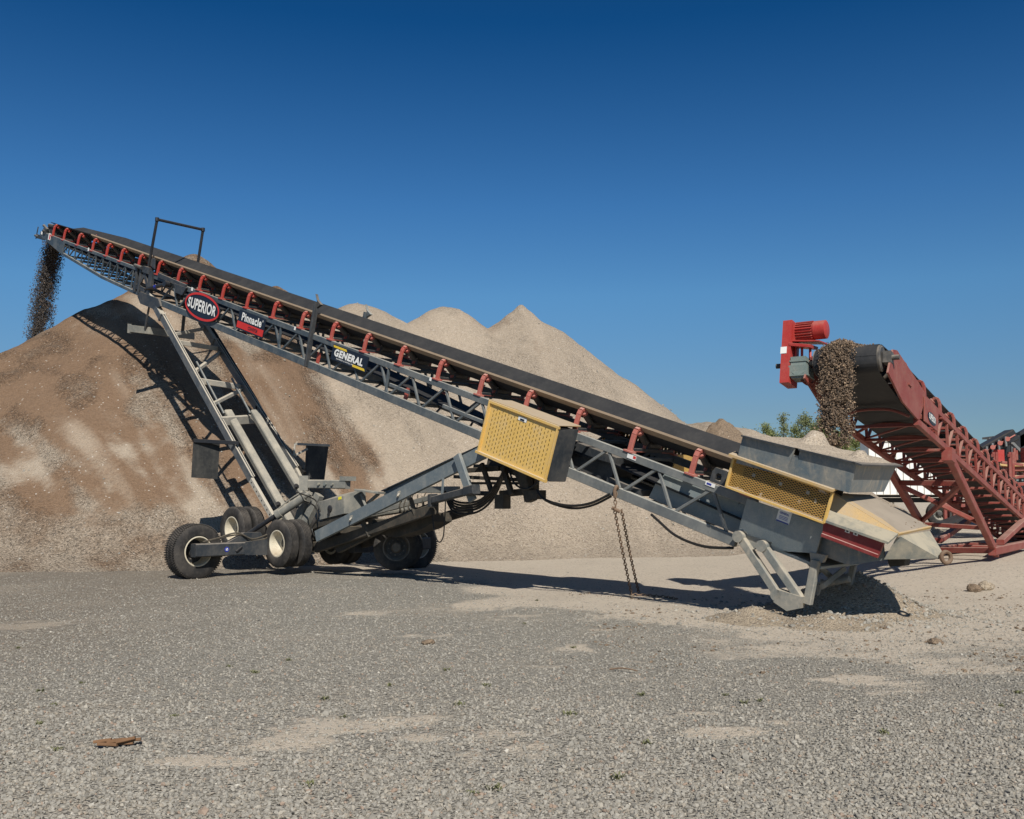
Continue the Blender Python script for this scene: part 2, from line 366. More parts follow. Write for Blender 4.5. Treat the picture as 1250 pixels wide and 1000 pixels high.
# ------------------------------------------------------------------ text
def text_tris(s, bold=0.0, shear=0.0):
    cu = bpy.data.curves.new('t', 'FONT'); cu.body = s; cu.offset = bold; cu.shear = shear; cu.resolution_u = 4; cu.space_character = 1.0 + bold * 2.2
    o = bpy.data.objects.new('t', cu); COL.objects.link(o)
    dg = bpy.context.evaluated_depsgraph_get(); me = bpy.data.meshes.new_from_object(o.evaluated_get(dg))
    vs = np.array([v.co[:] for v in me.vertices]); fs = [tuple(p.vertices) for p in me.polygons]
    bpy.data.objects.remove(o); bpy.data.curves.remove(cu); bpy.data.meshes.remove(me)
    lo, hi = vs.min(0), vs.max(0); vs[:, 0] = (vs[:, 0] - lo[0]) / (hi[0] - lo[0]) * 2 - 1; vs[:, 1] = (vs[:, 1] - lo[1]) / (hi[1] - lo[1]) * 2 - 1
    return vs, fs
def put_text(mb, s, c, ux, uy, w, h, out, bold=0.0, shear=0.0, bulge=0.0, t=0.004):
    """lettering as a thin raised sheet: centre c, reading along ux, up uy, facing out"""
    vs, fs = text_tris(s, bold, shear); ux, uy, out, c = Vector(ux), Vector(uy), Vector(out), Vector(c)
    def pt(v, o): return c + ux * (v[0] * w / 2) + uy * (v[1] * h / 2 * (1 + bulge * (1 - v[0] ** 2))) + out * o
    mb.add([pt(v, t) for v in vs], fs)

# ================================================================== WORLD AND SUN
SUN = Vector((0.25, -1.15, 1.0)).normalized()
elev = math.asin(SUN.z); azim = math.atan2(SUN.x, SUN.y)
w = bpy.data.worlds.new('World'); scene.world = w; w.use_nodes = True
nt = w.node_tree; bg = nt.nodes['Background']
sky = nt.nodes.new('ShaderNodeTexSky'); sky.sky_type = 'NISHITA'; sky.sun_disc = False
sky.sun_elevation = elev; sky.sun_rotation = azim; sky.air_density = 1.0; sky.dust_density = 0.6; sky.ozone_density = 3.0; sky.altitude = 300
# a clear polarised spring sky: the Nishita colour, deepened with elevation in view; unseen upper stops greyed and dimmed to set shadow fill
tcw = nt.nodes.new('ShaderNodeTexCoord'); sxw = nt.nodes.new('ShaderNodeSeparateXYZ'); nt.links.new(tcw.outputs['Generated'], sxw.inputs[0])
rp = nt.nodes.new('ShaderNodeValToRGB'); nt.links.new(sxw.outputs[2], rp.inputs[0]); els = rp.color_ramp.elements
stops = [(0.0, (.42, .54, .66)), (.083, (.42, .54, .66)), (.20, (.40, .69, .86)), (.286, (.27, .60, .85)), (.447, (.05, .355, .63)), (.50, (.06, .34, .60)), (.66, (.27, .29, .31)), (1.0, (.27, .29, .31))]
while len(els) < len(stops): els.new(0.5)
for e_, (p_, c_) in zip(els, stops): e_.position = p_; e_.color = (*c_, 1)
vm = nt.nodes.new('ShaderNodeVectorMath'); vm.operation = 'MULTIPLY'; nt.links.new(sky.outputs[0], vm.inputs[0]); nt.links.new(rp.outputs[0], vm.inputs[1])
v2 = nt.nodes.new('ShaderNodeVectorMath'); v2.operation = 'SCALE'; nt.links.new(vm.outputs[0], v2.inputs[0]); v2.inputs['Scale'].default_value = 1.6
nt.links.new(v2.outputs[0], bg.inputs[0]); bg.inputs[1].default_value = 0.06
sl = bpy.data.lights.new('sun', 'SUN'); sl.energy = 5.0; sl.angle = R(0.53); sl.color = (1.0, 0.94, 0.84)
so = bpy.data.objects.new('sun', sl); COL.objects.link(so); so.rotation_euler = SUN.to_track_quat('Z', 'Y').to_euler(); so.location = (0, -20, 30)
scene.view_settings.view_transform = 'Standard'; scene.view_settings.look = 'None'; scene.view_settings.gamma = 1.0; scene.view_settings.exposure = 0.0

# ================================================================== GROUND
heap_c = ground_pt(1030, 722, 0.25)
def ground_h(x, y):
    h = 0.05 * (fbm(x * 0.35, y * 0.35, 3, 5) - 0.5) + 0.035 * (fbm(x * 1.7, y * 1.7, 3, 6) - 0.5) * sstep(80, 20, np.hypot(x, y))
    h = h + 0.34 * sstep(6, 11, x) * sstep(15, 21, y)
    return h
SAND = [(ground_pt(a, b).x, ground_pt(a, b).y, rx, ry) for a, b, rx, ry in ((405, 885, .75, .42), (345, 905, .55, .30), (520, 897, .42, .25), (480, 880, .6, .3), (570, 741, .7, .9), (445, 748, .9, .5), (800, 752, 1.4, .7), (1065, 832, .8, .45), (890, 890, .5, .3), (700, 790, .5, .5), (30, 762, 1.0, .8), (655, 910, .3, .25), (250, 930, .5, .25))]
def gravel_mask(x, y):
    """1 = grey stone, 0 = bare tan sand"""
    n = fbm(x * 0.28 + 3, y * 0.55, 4, 11); n2 = fbm(x * 0.9, y * 1.6, 4, 12)
    edge = 11.3 + 13.5 * sstep(4.2, -4.5, x) + (5.0 + 5.0 * sstep(4, -4, x)) * (n - 0.5) + 3.5 * (n2 - 0.5)                # grey stone in the foreground, sand towards the machine
    m = sstep(2.6, -2.6, y - edge)
    n3 = fbm(x * 5.0, y * 5.0, 3, 13)
    patch = sstep(0.54, 0.70, 0.62 * n2 + 0.38 * n + 0.22 * (n3 - 0.5))
    patch = patch * (0.25 + 0.5 * sstep(-5, 0, x))
    for qx, qy, rx, ry in SAND:
        patch = np.maximum(patch, sstep(1.15, 0.1, np.hypot((x - qx) / rx, (y - qy) / ry) + 1.1 * (n2 - 0.5) + 0.7 * (n3 - 0.5)) * 0.95)
    for off in (0.0, 1.9):                                  # tyre tracks pressed across the yard
        tr_ = np.abs(y - (15.6 + off + 0.035 * (x + 4.5) ** 2 + 0.5 * (n - 0.5)))
        patch = np.maximum(patch, 0.42 * sstep(0.34, 0.12, tr_) * sstep(0.35, 0.6, n2 + 0.2) * sstep(1.5, -1.5, x))
    m = m * (1 - 0.85 * patch) + 0.25 * (n3 - 0.5) * m
    return np.clip(m, 0, 1)
def axis_pts(lo, hi, n, k, c):
    t = np.linspace(-1, 1, n); s = np.sinh(k * t) / np.sinh(k)
    return np.where(s < 0, c + s * (c - lo), c + s * (hi - c))
gx = axis_pts(-900, 900, 340, 8.0, 0.5); gy = axis_pts(-120, 1500, 380, 8.2, 9.5)
X, Y = np.meshgrid(gx, gy); Z = ground_h(X, Y)
nx, ny = len(gx), len(gy); idx = np.arange(nx * ny).reshape(ny, nx)
gf = np.stack([idx[:-1, :-1], idx[:-1, 1:], idx[1:, 1:], idx[1:, :-1]], -1).reshape(-1, 4)
def ground_mat():
    t = NT('quarry_yard_ground'); p = t.pos()
    vo = t.n('ShaderNodeTexVoronoi', i_Scale=34.0); t.l(p, vo.inputs['Vector']); sep = t.n('ShaderNodeSeparateColor'); t.l(vo.outputs['Color'], sep.inputs[0])
    v2 = t.n('ShaderNodeTexVoronoi', i_Scale=75.0); t.l(p, v2.inputs['Vector'])
    n1 = t.noise(p, 0.45, 7, 0.62); n2 = t.noise(p, 5.0, 7, 0.7); n3 = t.noise(p, 40, 4, 0.6)
    tone = t.math('ADD', t.math('MULTIPLY', sep.outputs[0], 0.5), t.math('MULTIPLY', n2, 0.5))
    grey = t.mix(tone, (0.20, 0.186, 0.160), (0.42, 0.395, 0.345))
    sand = t.mix(t.math('ADD', t.math('MULTIPLY', n3, 0.5), t.math('MULTIPLY', n2, 0.5)), (0.41, 0.352, 0.282), (0.68, 0.60, 0.495))
    g = t.attr('gravel'); f = t.math('ADD', g, t.math('MULTIPLY', t.math('SUBTRACT', n2, 0.5), 0.9)); f = t.ramp(f, 0.3, 0.7)
    c = t.mix(f, sand, grey)
    c = t.mix(t.math('MULTIPLY', t.attr('damp'), 0.60), c, t.mix(tone, (0.175, 0.142, 0.108), (0.335, 0.28, 0.222)))
    c = t.mix(t.math('MULTIPLY', t.ramp(n1, 0.48, 0.72), 0.45), c, t.mix(n3, (0.32, 0.275, 0.22), (0.56, 0.49, 0.40)))
    c = t.mix(t.math('MULTIPLY', t.math('GREATER_THAN', sep.outputs[1], 0.98), 0.6), c, (0.66, 0.63, 0.58))
    c = t.mix(t.math('MULTIPLY', t.math('LESS_THAN', sep.outputs[2], 0.06), 0.5), c, (0.09, 0.08, 0.07))
    h = t.math('ADD', t.math('MULTIPLY', vo.outputs['Distance'], t.math('MULTIPLY', f, -1.2)), t.math('MULTIPLY', n3, 0.5))
    h = t.math('ADD', h, t.math('MULTIPLY', v2.outputs['Distance'], -0.35))
    return t.done(t.bsdf(c, 0.95, 0, t.bump(h, 0.75, 0.04), 0.15))
damp = sstep(-2.5, -7.5, X + 0.0 * Y + 1.5 * (fbm(X * 0.4, Y * 0.4, 3, 21) - 0.5)) * sstep(7.5, 12.0, Y + 2.5 * (fbm(X * 0.5, Y * 0.7, 3, 22) - 0.5))
o = np_mesh('ground', np.stack([X, Y, Z], -1).reshape(-1, 3), gf, ground_mat(), {'gravel': gravel_mask(X, Y).ravel(), 'damp': damp.ravel()})
tag(o, kind='structure')

# loose stones on the yard: real pebbles in the foreground
def ico():
    ph = (1 + 5 ** 0.5) / 2
    v = np.array([(-1, ph, 0), (1, ph, 0), (-1, -ph, 0), (1, -ph, 0), (0, -1, ph), (0, 1, ph), (0, -1, -ph), (0, 1, -ph), (ph, 0, -1), (ph, 0, 1), (-ph, 0, -1), (-ph, 0, 1)]) / math.sqrt(1 + ph * ph)
    f = np.array([(0, 11, 5), (0, 5, 1), (0, 1, 7), (0, 7, 10), (0, 10, 11), (1, 5, 9), (5, 11, 4), (11, 10, 2), (10, 7, 6), (7, 1, 8), (3, 9, 4), (3, 4, 2), (3, 2, 6), (3, 6, 8), (3, 8, 9), (4, 9, 5), (2, 4, 11), (6, 2, 10), (8, 6, 7), (9, 8, 1)])
    return v, f
IV, IF = ico()
OV = np.array([(1, 0, 0), (-1, 0, 0), (0, 1, 0), (0, -1, 0), (0, 0, 1), (0, 0, -1)], float)
OF = np.array([(0, 2, 4), (2, 1, 4), (1, 3, 4), (3, 0, 4), (2, 0, 5), (1, 2, 5), (3, 1, 5), (0, 3, 5)])
def stones(name, pos, size, mat, flat=0.65, base='ico', jag=0.25):
    bv, bf = (IV, IF) if base == 'ico' else (OV, OF)
    n = len(pos); q = rng.normal(size=(n, 4)); q /= np.linalg.norm(q, axis=1)[:, None]
    w_, x, y, z = q.T
    Rm = np.stack([1 - 2 * (y * y + z * z), 2 * (x * y - z * w_), 2 * (x * z + y * w_), 2 * (x * y + z * w_), 1 - 2 * (x * x + z * z), 2 * (y * z - x * w_), 2 * (x * z - y * w_), 2 * (y * z + x * w_), 1 - 2 * (x * x + y * y)], -1).reshape(n, 3, 3)
    sc = rng.uniform(0.6, 1.3, (n, 1, 3)); vv = bv[None] * (1 + rng.uniform(-jag, jag, (n, len(bv), 1))) * sc * size[:, None, None]
    vv = np.einsum('nij,nvj->nvi', Rm, vv); vv[..., 2] *= flat; vv += pos[:, None, :]
    ff = bf[None] + (np.arange(n) * len(bv))[:, None, None]
    if name is None: return vv.reshape(-1, 3), ff.reshape(-1, 3)
    return np_mesh(name, vv.reshape(-1, 3), ff.reshape(-1, 3), mat, smooth=False)
N = 215000
yy = 3.9 + (25 - 3.9) * rng.random(N) ** 1.75; xx = (rng.random(N) * 2 - 1) * (0.56 * yy + 0.4)
mk = gravel_mask(xx, yy); keep = rng.random(N) < (0.04 + 0.96 * mk) * (1 - 0.35 * sstep(-2.5, -7.5, xx) * sstep(8.0, 11.0, yy)) * (1 - sstep(17, 25, yy))
xx, yy = xx[keep], yy[keep]; sz = 0.0062 + 0.0108 * rng.random(len(xx)) ** 2.2; sz[rng.random(len(xx)) < 0.012] *= 1.6
P3 = np.stack([xx, yy, ground_h(xx, yy) + sz * 0.32], -1); nearm = yy < 8.5
va, fa = stones(None, P3[nearm], sz[nearm], None, 0.85, 'ico', 0.36); vb, fb = stones(None, P3[~nearm], sz[~nearm], None, 0.85, 'oct', 0.3)
o = np_mesh('loose_gravel', np.concatenate([va, vb]), np.concatenate([fa, fb + len(va)]), M['stones'], smooth=False)
tag(o, 'loose grey gravel stones strewn over the yard', 'gravel', kind='stuff')
# darker crumbs of earth on the bare sand at the right
N = 5200
yy = rng.uniform(9.5, 18, N); xx = rng.uniform(1.0, 11.0, N); nn = fbm(xx * 1.3, yy * 2.2, 3, 31)
keep = (rng.random(N) < sstep(0.46, 0.70, nn)) & (np.abs(xx / yy) < 0.56) & ((xx - heap_c.x) ** 2 + (yy - heap_c.y) ** 2 > 3.2)
xx, yy = xx[keep], yy[keep]; sz = 0.009 + 0.022 * rng.random(len(xx)) ** 3.5
o = stones('earth_crumbs', np.stack([xx, yy, ground_h(xx, yy) + sz * 0.3], -1), sz, M['clod'], 0.6)
tag(o, 'dark crumbs of earth scattered over the bare sand', 'earth crumbs', kind='stuff')

# ================================================================== STOCKPILE
def arc_pt(px, py, r=27.4):
    d = ray(px, py); a = d.x ** 2 + d.y ** 2; b = -2 * (d.x * PIV.x + d.y * PIV.y); c = PIV.length_squared - r * r
    return CAM + d * ((-b + math.sqrt(b * b - 4 * a * c)) / (2 * a))
peaks = [(-190, 520, .75, 1.2), (-120, 480, .75, 1.0), (-60, 452, .75, 1.0), (0, 430, .78, .8), (38, 414, .80, .5), (85, 391, .82, .6), (122, 371, .83, .6), (158, 356, .84, .7), (197, 339, .84, .4), (235, 307, .85, .35),
         (285, 352, .80, .5), (340, 346, .78, .3), (392, 384, .76, .8), (440, 367, .76, 1.0), (545, 369, .76, .7), (637, 369, .755, .05), (858, 511, .62, 1.2), (885, 513, .62, 1.0), (907, 520, .6, .6)]
apex = [(arc_pt(a, b), k, r) for a, b, k, r in peaks]
px_ = np.arange(-36, 17.0, 0.115); py_ = np.arange(21.5, 56, 0.115)
X, Y = np.meshgrid(px_, py_)
wx = X + 0.22 * (fbm(X * 0.3, Y * 0.3, 3, 41) - 0.5); wy = Y + 0.22 * (fbm(X * 0.3, Y * 0.3, 3, 42) - 0.5)
beta = 16.0; acc = np.zeros_like(X)
for a, k, r in apex:
    d = np.hypot(wx - a.x, wy - a.y); acc += np.exp(beta * (a.z + 0.02 - k * (np.sqrt(d * d + r * r) - r)) - 190)
Zp = (np.log(acc + 1e-300) + 190) / beta
# run-out apron at the toe and small surface relief, with shallow downslope ribs
rad = np.hypot(X - PIV.x, Y - PIV.y); ang = np.arctan2(Y - PIV.y, X - PIV.x)
rib = fbm(ang * 34 + 0.5 * fbm(X * .3, Y * .3, 2, 43), rad * 0.22, 4, 44)
Zp = Zp + 0.26 * (rib - 0.5) + 0.16 * (fbm(X * 0.8, Y * 0.8, 4, 45) - 0.5) + 0.05 * (fbm(X * 4, Y * 4, 2, 46) - 0.5)
Zp = np.where(Zp < 0.7, 0.7 - 0.62 * np.log1p(np.maximum(0.7 - Zp, 0) / 0.62), Zp)
Zp = np.maximum(Zp, -0.6) - 0.16
bx, by, dx_, dy_ = -7.0, 35.2, 3.3, -5.7
side = ((X - bx) * dy_ - (Y - by) * dx_) / math.hypot(dx_, dy_)       # >0 : to the left of the seam
side = side + 1.3 * (fbm(X * .5, Y * .5, 3, 47) - 0.5)
rib2 = fbm(ang * 60 + 1.2 * fbm(X * .5, Y * .5, 2, 55), rad * 0.30, 4, 54)
brown = np.clip(sstep(-0.5, 0.6, side) * (0.98 + 0.7 * (rib - 0.5) + 0.9 * (rib2 - .5) + 1.1 * (fbm(X * .45, Y * .45, 4, 57) - .5)), 0, 1)
lowgrey = sstep(3.4, 0.6, Zp + 2.0 * (fbm(X * .5, Y * .5, 3, 48) - .5)) * 0.25
brown = np.clip(brown - lowgrey, 0, 1)
brown = np.maximum(brown, 0.32 * sstep(0.52, 0.75, rib))
streak = fbm(ang * 26 + 0.4 * fbm(X * .4, Y * .4, 2, 52), rad * 0.16 + 5, 4, 51)
streak = np.where(side > 0.3, streak - 0.07 + 0.10 * sstep(0.55, 0.75, fbm(X * .35, Y * .35, 3, 53)), 0.0) + np.where(side <= 0.3, 0.25 + 0.75 * fbm(ang * 17 + 0.5 * fbm(X * .4, Y * .4, 2, 62), rad * 0.10 + 9, 4, 61), 0.0)
ap = apex[14][0]; brown = np.maximum(brown, 0.62 * sstep(4.6, 1.0, np.hypot(X - ap.x, Y - ap.y) + 2.0 * (rib2 - .5)))
sort = 0.55 * fbm(ang * 30 + 0.8 * fbm(X * .5, Y * .5, 2, 72), rad * 0.34, 4, 71) + 0.45 * fbm(X * .7, Y * .7, 4, 73)
coarse = 0.22 + 0.78 * sstep(0.475, 0.60, sort + 0.10 * (fbm(X * 3, Y * 3, 3, 75) - .5)); coarse = np.maximum(coarse, sstep(2.4, 0.5, Zp + 1.8 * (fbm(X * .8, Y * .8, 3, 74) - .5)))
coarse = np.where(side <= 0.0, 0.30 + 0.40 * coarse, coarse); brown = np.clip(brown - 0.30 * coarse * (side > 0), 0, 1)
ny, nx = X.shape; idx = np.arange(nx * ny).reshape(ny, nx)
pf = np.stack([idx[:-1, :-1], idx[:-1, 1:], idx[1:, 1:], idx[1:, :-1]], -1).reshape(-1, 4)
zc = (Zp[:-1, :-1] + Zp[1:, 1:] + Zp[1:, :-1] + Zp[:-1, 1:]) / 4
pf = pf[(zc > -0.45).ravel()]
o = np_mesh('gravel_stockpile', np.stack([X, Y, Zp], -1).reshape(-1, 3), pf, M['pile'], {'brown': brown.ravel(), 'streak': streak.ravel(), 'coarse': coarse.ravel()})
tag(o, 'huge curved stockpile of brown and tan gravel with several peaks behind the grey conveyor', 'gravel pile')
def pile_z(x, y):
    i = np.clip(((x - px_[0]) / 0.115).astype(int), 0, nx - 1); j = np.clip(((y - py_[0]) / 0.115).astype(int), 0, ny - 1); return Zp[j, i]
# coarse stones that rolled down the face
N = 9000
xx = rng.uniform(-20, 13, N); yy = rng.uniform(22.5, 40, N); zz = pile_z(xx, yy); keep = (zz > -0.1) & (rng.random(N) < np.exp(-zz / 3.2) * 0.9 + 0.12)
xx, yy, zz = xx[keep], yy[keep], zz[keep]; sz = 0.012 + 0.035 * rng.random(len(xx)) ** 2.5
o = stones('rolled_stones', np.stack([xx, yy, zz + sz * 0.2], -1), sz, M['stones'], 0.8, 'oct')
tag(o, 'coarse stones rolled down the face of the stockpile', 'gravel', kind='stuff')

def lump(name, c, rx, ry, h, mat, label, cat, seed, rough=0.35, n=46, group=None, pw=1.0, parent_z=None):
    """a dumped heap: noisy height field over an ellipse, skirted below its base"""
    t = np.linspace(-1.15, 1.15, n); U, W_ = np.meshgrid(t, t); d = np.hypot(U, W_)
    prof = np.clip(1 - d, -0.12, 1) ** 1 if pw == 1.0 else np.sign(np.clip(1 - d, -0.12, 1)) * np.abs(np.clip(1 - d, -0.12, 1)) ** pw
    if pw == 0: prof = np.clip(1 - d ** 2.2, -.12, 1)
    nz = fbm(U * 2.2 + seed, W_ * 2.2, 4, seed) - 0.5
    z = h * (prof + rough * nz * sstep(1.15, 0.5, d)) + 0.0
    v = np.stack([c.x + U * rx, c.y + W_ * ry, c.z + z], -1).reshape(-1, 3)
    i = np.arange(n * n).reshape(n, n); f = np.stack([i[:-1, :-1], i[:-1, 1:], i[1:, 1:], i[1:, :-1]], -1).reshape(-1, 4)
    f = f[(d[:-1, :-1] < 1.12).ravel()]
    return tag(np_mesh(name, v, f, mat), label, cat, group)
M['moundmat'] = M['heap']
mz = float(pile_z(np.array(8.35), np.array(38.9))) - .25
lump('dirt_mound', V(8.35, 38.9, mz), 1.0, 0.9, max(.9, 4.5 - mz), M['clod'], 'rough dark brown dirt mound dumped between the stockpile and the feed hopper', 'dirt pile', 61, 0.75, pw=0)

# ================================================================== STACKING CONVEYOR
base = K.P(8, 0, 0); base.z = 0
ST = thing('stacking_conveyor', base, 'long grey stacking conveyor on wheels with red idlers and a yellow guard', 'conveyor')
P, S = K.P, K.S
ZL = -K.el     # towards the camera side
LN, LF = -0.60, 0.60

# truss: chords, lattice, cross members
tr = MB()
def chord(mb, s0, s1, l, n, w, h): mb.beam(P(s0, l, n), P(s1, l, n), w, h, K.en, 0.08)
for l in (LN, LF):
    chord(tr, -1.2, 18.5, l, -0.485, 0.075, 0.125)
    chord(tr, -1.05, 18.7, l, -1.115, 0.085, 0.165)
    nodes = [1.65 + 1.04 * k for k in range(-2, 16)]
    for i, sn in enumerate(nodes):
        lo = sn - 0.42; hi = sn + 0.52
        if lo > -0.95: tr.beam(P(sn - 0.04, l, -0.545), P(lo, l, -1.04), 0.045, 0.045, K.el)
        tr.beam(P(sn + 0.03, l, -0.545), P(hi, l, -1.04), 0.045, 0.045, K.el)
        if i in (5, 8, 12): tr.beam(P(sn - 0.3, l, -0.545), P(sn - 0.36, l, -1.04), 0.05, 0.05, K.el)
for i in range(20):
    s = -0.2 + 1.04 * i
    tr.beam(P(s, LN + 0.04, -1.15), P(s, LF - 0.04, -1.15), 0.06, 0.06, K.en)
    tr.beam(P(s, LN + 0.045, -1.16), P(s + 1.0, LF - 0.045, -1.16), 0.04, 0.03, K.en)
    tr.beam(P(s + 0.3, LN + 0.04, -0.50), P(s + 0.3, LF - 0.04, -0.50), 0.05, 0.05, K.en)
for s in (7.1, 5.4, 4.9): tr.beam(P(s + .35, LN, -.86), P(s - .28, LN, -.86), 0.05, 0.07, K.en)
# flange lips on the lower chord read as weld seams
for s in (9.9, 6.0, 1.3, -0.6): tr.box(P(s, LN - 0.046, -1.115), K.es * .012, K.el * .004, K.en * .084)
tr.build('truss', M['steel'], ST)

# head section beyond the folding joint
hd = MB()
for l in (LN, LF):
    chord(hd, 18.95, 27.0, l, -0.46, 0.07, 0.10)
    pts = [(19.1, -1.13), (21.7, -1.08), (24.9, -0.86)]
    for a, b in zip(pts, pts[1:]): hd.beam(P(a[0], l, a[1]), P(b[0], l, b[1]), 0.08, 0.09, K.en, 0.08)
    tap = lambda s: -1.08 + max(0, s - 21.7) * 0.069
    for i in range(10):
        s = 19.75 + i * 0.53
        hd.beam(P(s, l, -0.5), P(s - 0.02, l, tap(s) + .02), 0.035, 0.035, K.el); hd.beam(P(s + 0.03, l, -0.5), P(s + 0.45, l, tap(s + .45) + .02), 0.035, 0.035, K.el)
    sg = 1 if l > 0 else -1
    hd.prism([P(27.0, l + sg * .04, -0.42), P(24.85, l + sg * .04, -0.42), P(24.85, l + sg * .04, -0.90), P(27.0, l + sg * .04, -0.56)], K.el * (-sg * 0.02))
for i in range(8):
    s = 20.3 + i * 0.62; n = -1.08 + max(0, s - 21.7) * 0.069
    hd.beam(P(s, LN, n), P(s, LF, n), 0.05, 0.05, K.en); hd.beam(P(s, LN, n - .01), P(s + .6, LF, n - .01 + .03), 0.035, 0.03, K.en); hd.beam(P(s + .3, LN, -.48), P(s + .3, LF, -.48), 0.05, 0.05, K.en)
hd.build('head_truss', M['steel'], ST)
PJ = lambda s_, l_, n_: K.P(s_ - .85, l_, n_)
jt = MB()   # folding joint plates and posts
for l in (LN, LF):
    sg = 1 if l > 0 else -1; b = l + sg * 0.05
    for s0, s1, w_ in ((20.25, 20.18, .13), (19.98, 19.92, .10), (19.36, 19.28, .20)):
        jt.beam(PJ(s0, b, -0.36), PJ(s1, b, -1.10), 0.10, w_, K.es)
    jt.prism([PJ(20.2, b, -.86), PJ(19.2, b, -.90), PJ(19.2, b, -1.02), PJ(20.2, b, -1.0)], K.el * sg * .03)
    jt.prism([PJ(19.75, b, -.42), PJ(20.1, b, -.92), PJ(19.95, b, -.92), PJ(19.7, b, -.55)], K.el * sg * .03)
    jt.prism([PJ(19.7, b, -.45), PJ(19.3, b, -.90), PJ(19.42, b, -.90), PJ(19.72, b, -.62)], K.el * sg * .03)
    jt.prism([PJ(19.75, b, -1.02), PJ(18.6, b, -1.02), PJ(18.4, b, -1.18), PJ(18.7, b, -1.34), PJ(19.6, b, -1.34), PJ(19.85, b, -1.18)], K.el * sg * .06)
    jt.box(PJ(19.62, b, -0.38), K.es * .2, K.el * .07, K.en * .09); jt.tube(PJ(20.3, b + sg * .08, -.36), PJ(19.85, b + sg * .08, -.36), .05)
    jt.prism([PJ(19.2, b, -.28), PJ(19.6, b, -.20), PJ(19.45, b, .0), PJ(19.3, b, .0)], K.el * sg * .03)
    jt.beam(PJ(18.95, b, -.40), PJ(17.3, b, -.44), .06, .13, K.en); jt.prism([PJ(17.9, b, -.45), PJ(17.2, b, -.45), PJ(17.35, b, -.68), PJ(17.75, b, -.68)], K.el * sg * .05)
jt.build('folding_joint', M['steel_dark'], ST)
cy = MB(); cy.tube(P(18.4, -.70, -.84), P(17.45, -.70, -.55), .055, 12); cy.tube(P(18.65, -.70, -.91), P(18.4, -.70, -.84), .03, 10); cy.tube(P(17.4, -.80, -.54), P(17.4, -.62, -.54), .09, 12)
cyo = cy.build('fold_cylinder', M['black'], ST)
dc = MB(); dc.tube(P(18.08, -.70, -.742), P(17.96, -.70, -.705), .0565, 12); dc.build('decal_band', M['blue'], cyo)

# belt: troughed carry run, wraps the head pulley, return run inside the truss
prof = [(-.53, .050), (-.18, -.20), (.18, -.20), (.56, .140)]
def trough(mb, s, s2, k0, k1, t=.018, pr=prof):
    for (a, b) in zip(pr, pr[1:]):
        q = [P(s, a[0], a[1] * k0 + (k0 - 1) * .05), P(s2, a[0], a[1] * k1 + (k1 - 1) * .05), P(s2, b[0], b[1] * k1 + (k1 - 1) * .05), P(s, b[0], b[1] * k0 + (k0 - 1) * .05)]
        d = K.en * t; mb.hexa([q[0] - d, q[1] - d, q[2] - d, q[3] - d] + q)
bt = MB()
ss = np.linspace(-1.6, 23.2, 60)
def sag(s): f = ((s / 1.2192) % 1.0); return 1.0 - .10 * math.sin(math.pi * f) ** 2
for a, b in zip(ss, ss[1:]): trough(bt, a, b, 1.0, 1.0)
trough(bt, 23.2, 26.55, 1.0, 0.35)
n = 14; hc = 26.62; hr = .27
arc = [(hc + math.sin(t) * hr, -0.36 + math.cos(t) * hr) for t in np.linspace(-.1, math.pi, n)]
path = arc + [(24, -.66), (17.3, -.70), (10.5, -.72), (7.5, -.82), (4.7, -.98), (3.9, -.92), (1.6, -.74), (-.5, -.80), (-2.6, -.85)]
for a, b in zip(path, path[1:]):
    d = K.en * .014
    q = [P(a[0], -.46, a[1]), P(b[0], -.46, b[1]), P(b[0], .46, b[1]), P(a[0], .46, a[1])]
    bt.hexa([x - d for x in q] + q)
bto = bt.build('belt', M['rubber'], ST)
be = MB()   # pale dust-caked outer strips of the belt
be = MB()
for a, b in zip(ss, ss[1:]):
    pts = [(-.535, .056), (-.542, .020), (-.425, -.068), (-.418, -.050), (-.52, .030)]
    va = [P(a, *p) for p in pts]; vb = [P(b, *p) for p in pts]
    be.add(va + vb, [(i, (i + 1) % 5, 5 + (i + 1) % 5, 5 + i) for i in range(5)])
be.build('belt_edge', M['beltedge'], bto)

# head pulley, bearings and take-up screw
hp = MB(); hp.lathe(P(hc, -.5, -.36), K.el, [(.25, 0), (.25, 1.0)], 28); hp.tube(P(hc, -.72, -.36), P(hc, .72, -.36), .045)
for l in (-.62, .62): hp.box(P(hc, l, -.36), K.es * .10, K.el * .05, K.en * .09)
hp.build('head_pulley', M['steel_dark'], ST)
tk = MB(); tk.beam(P(26.6, -.62, -.60), P(27.3, -.62, -.62), .03, .14, K.en); tk.tube(P(27.15, -.62, -.63), P(27.45, -.62, -.62), .04); tk.tube(P(27.35, -.62, -.72), P(27.32, -.62, -.30), .018, 6); tk.tube(P(26.5, -.60, -.30), P(26.9, -.60, -.20), .05); tk.tube(P(26.3, -.50, -.12), P(26.7, -.5, -.14), .06)
tk.build('belt_scraper', M['steel_dark'], ST)

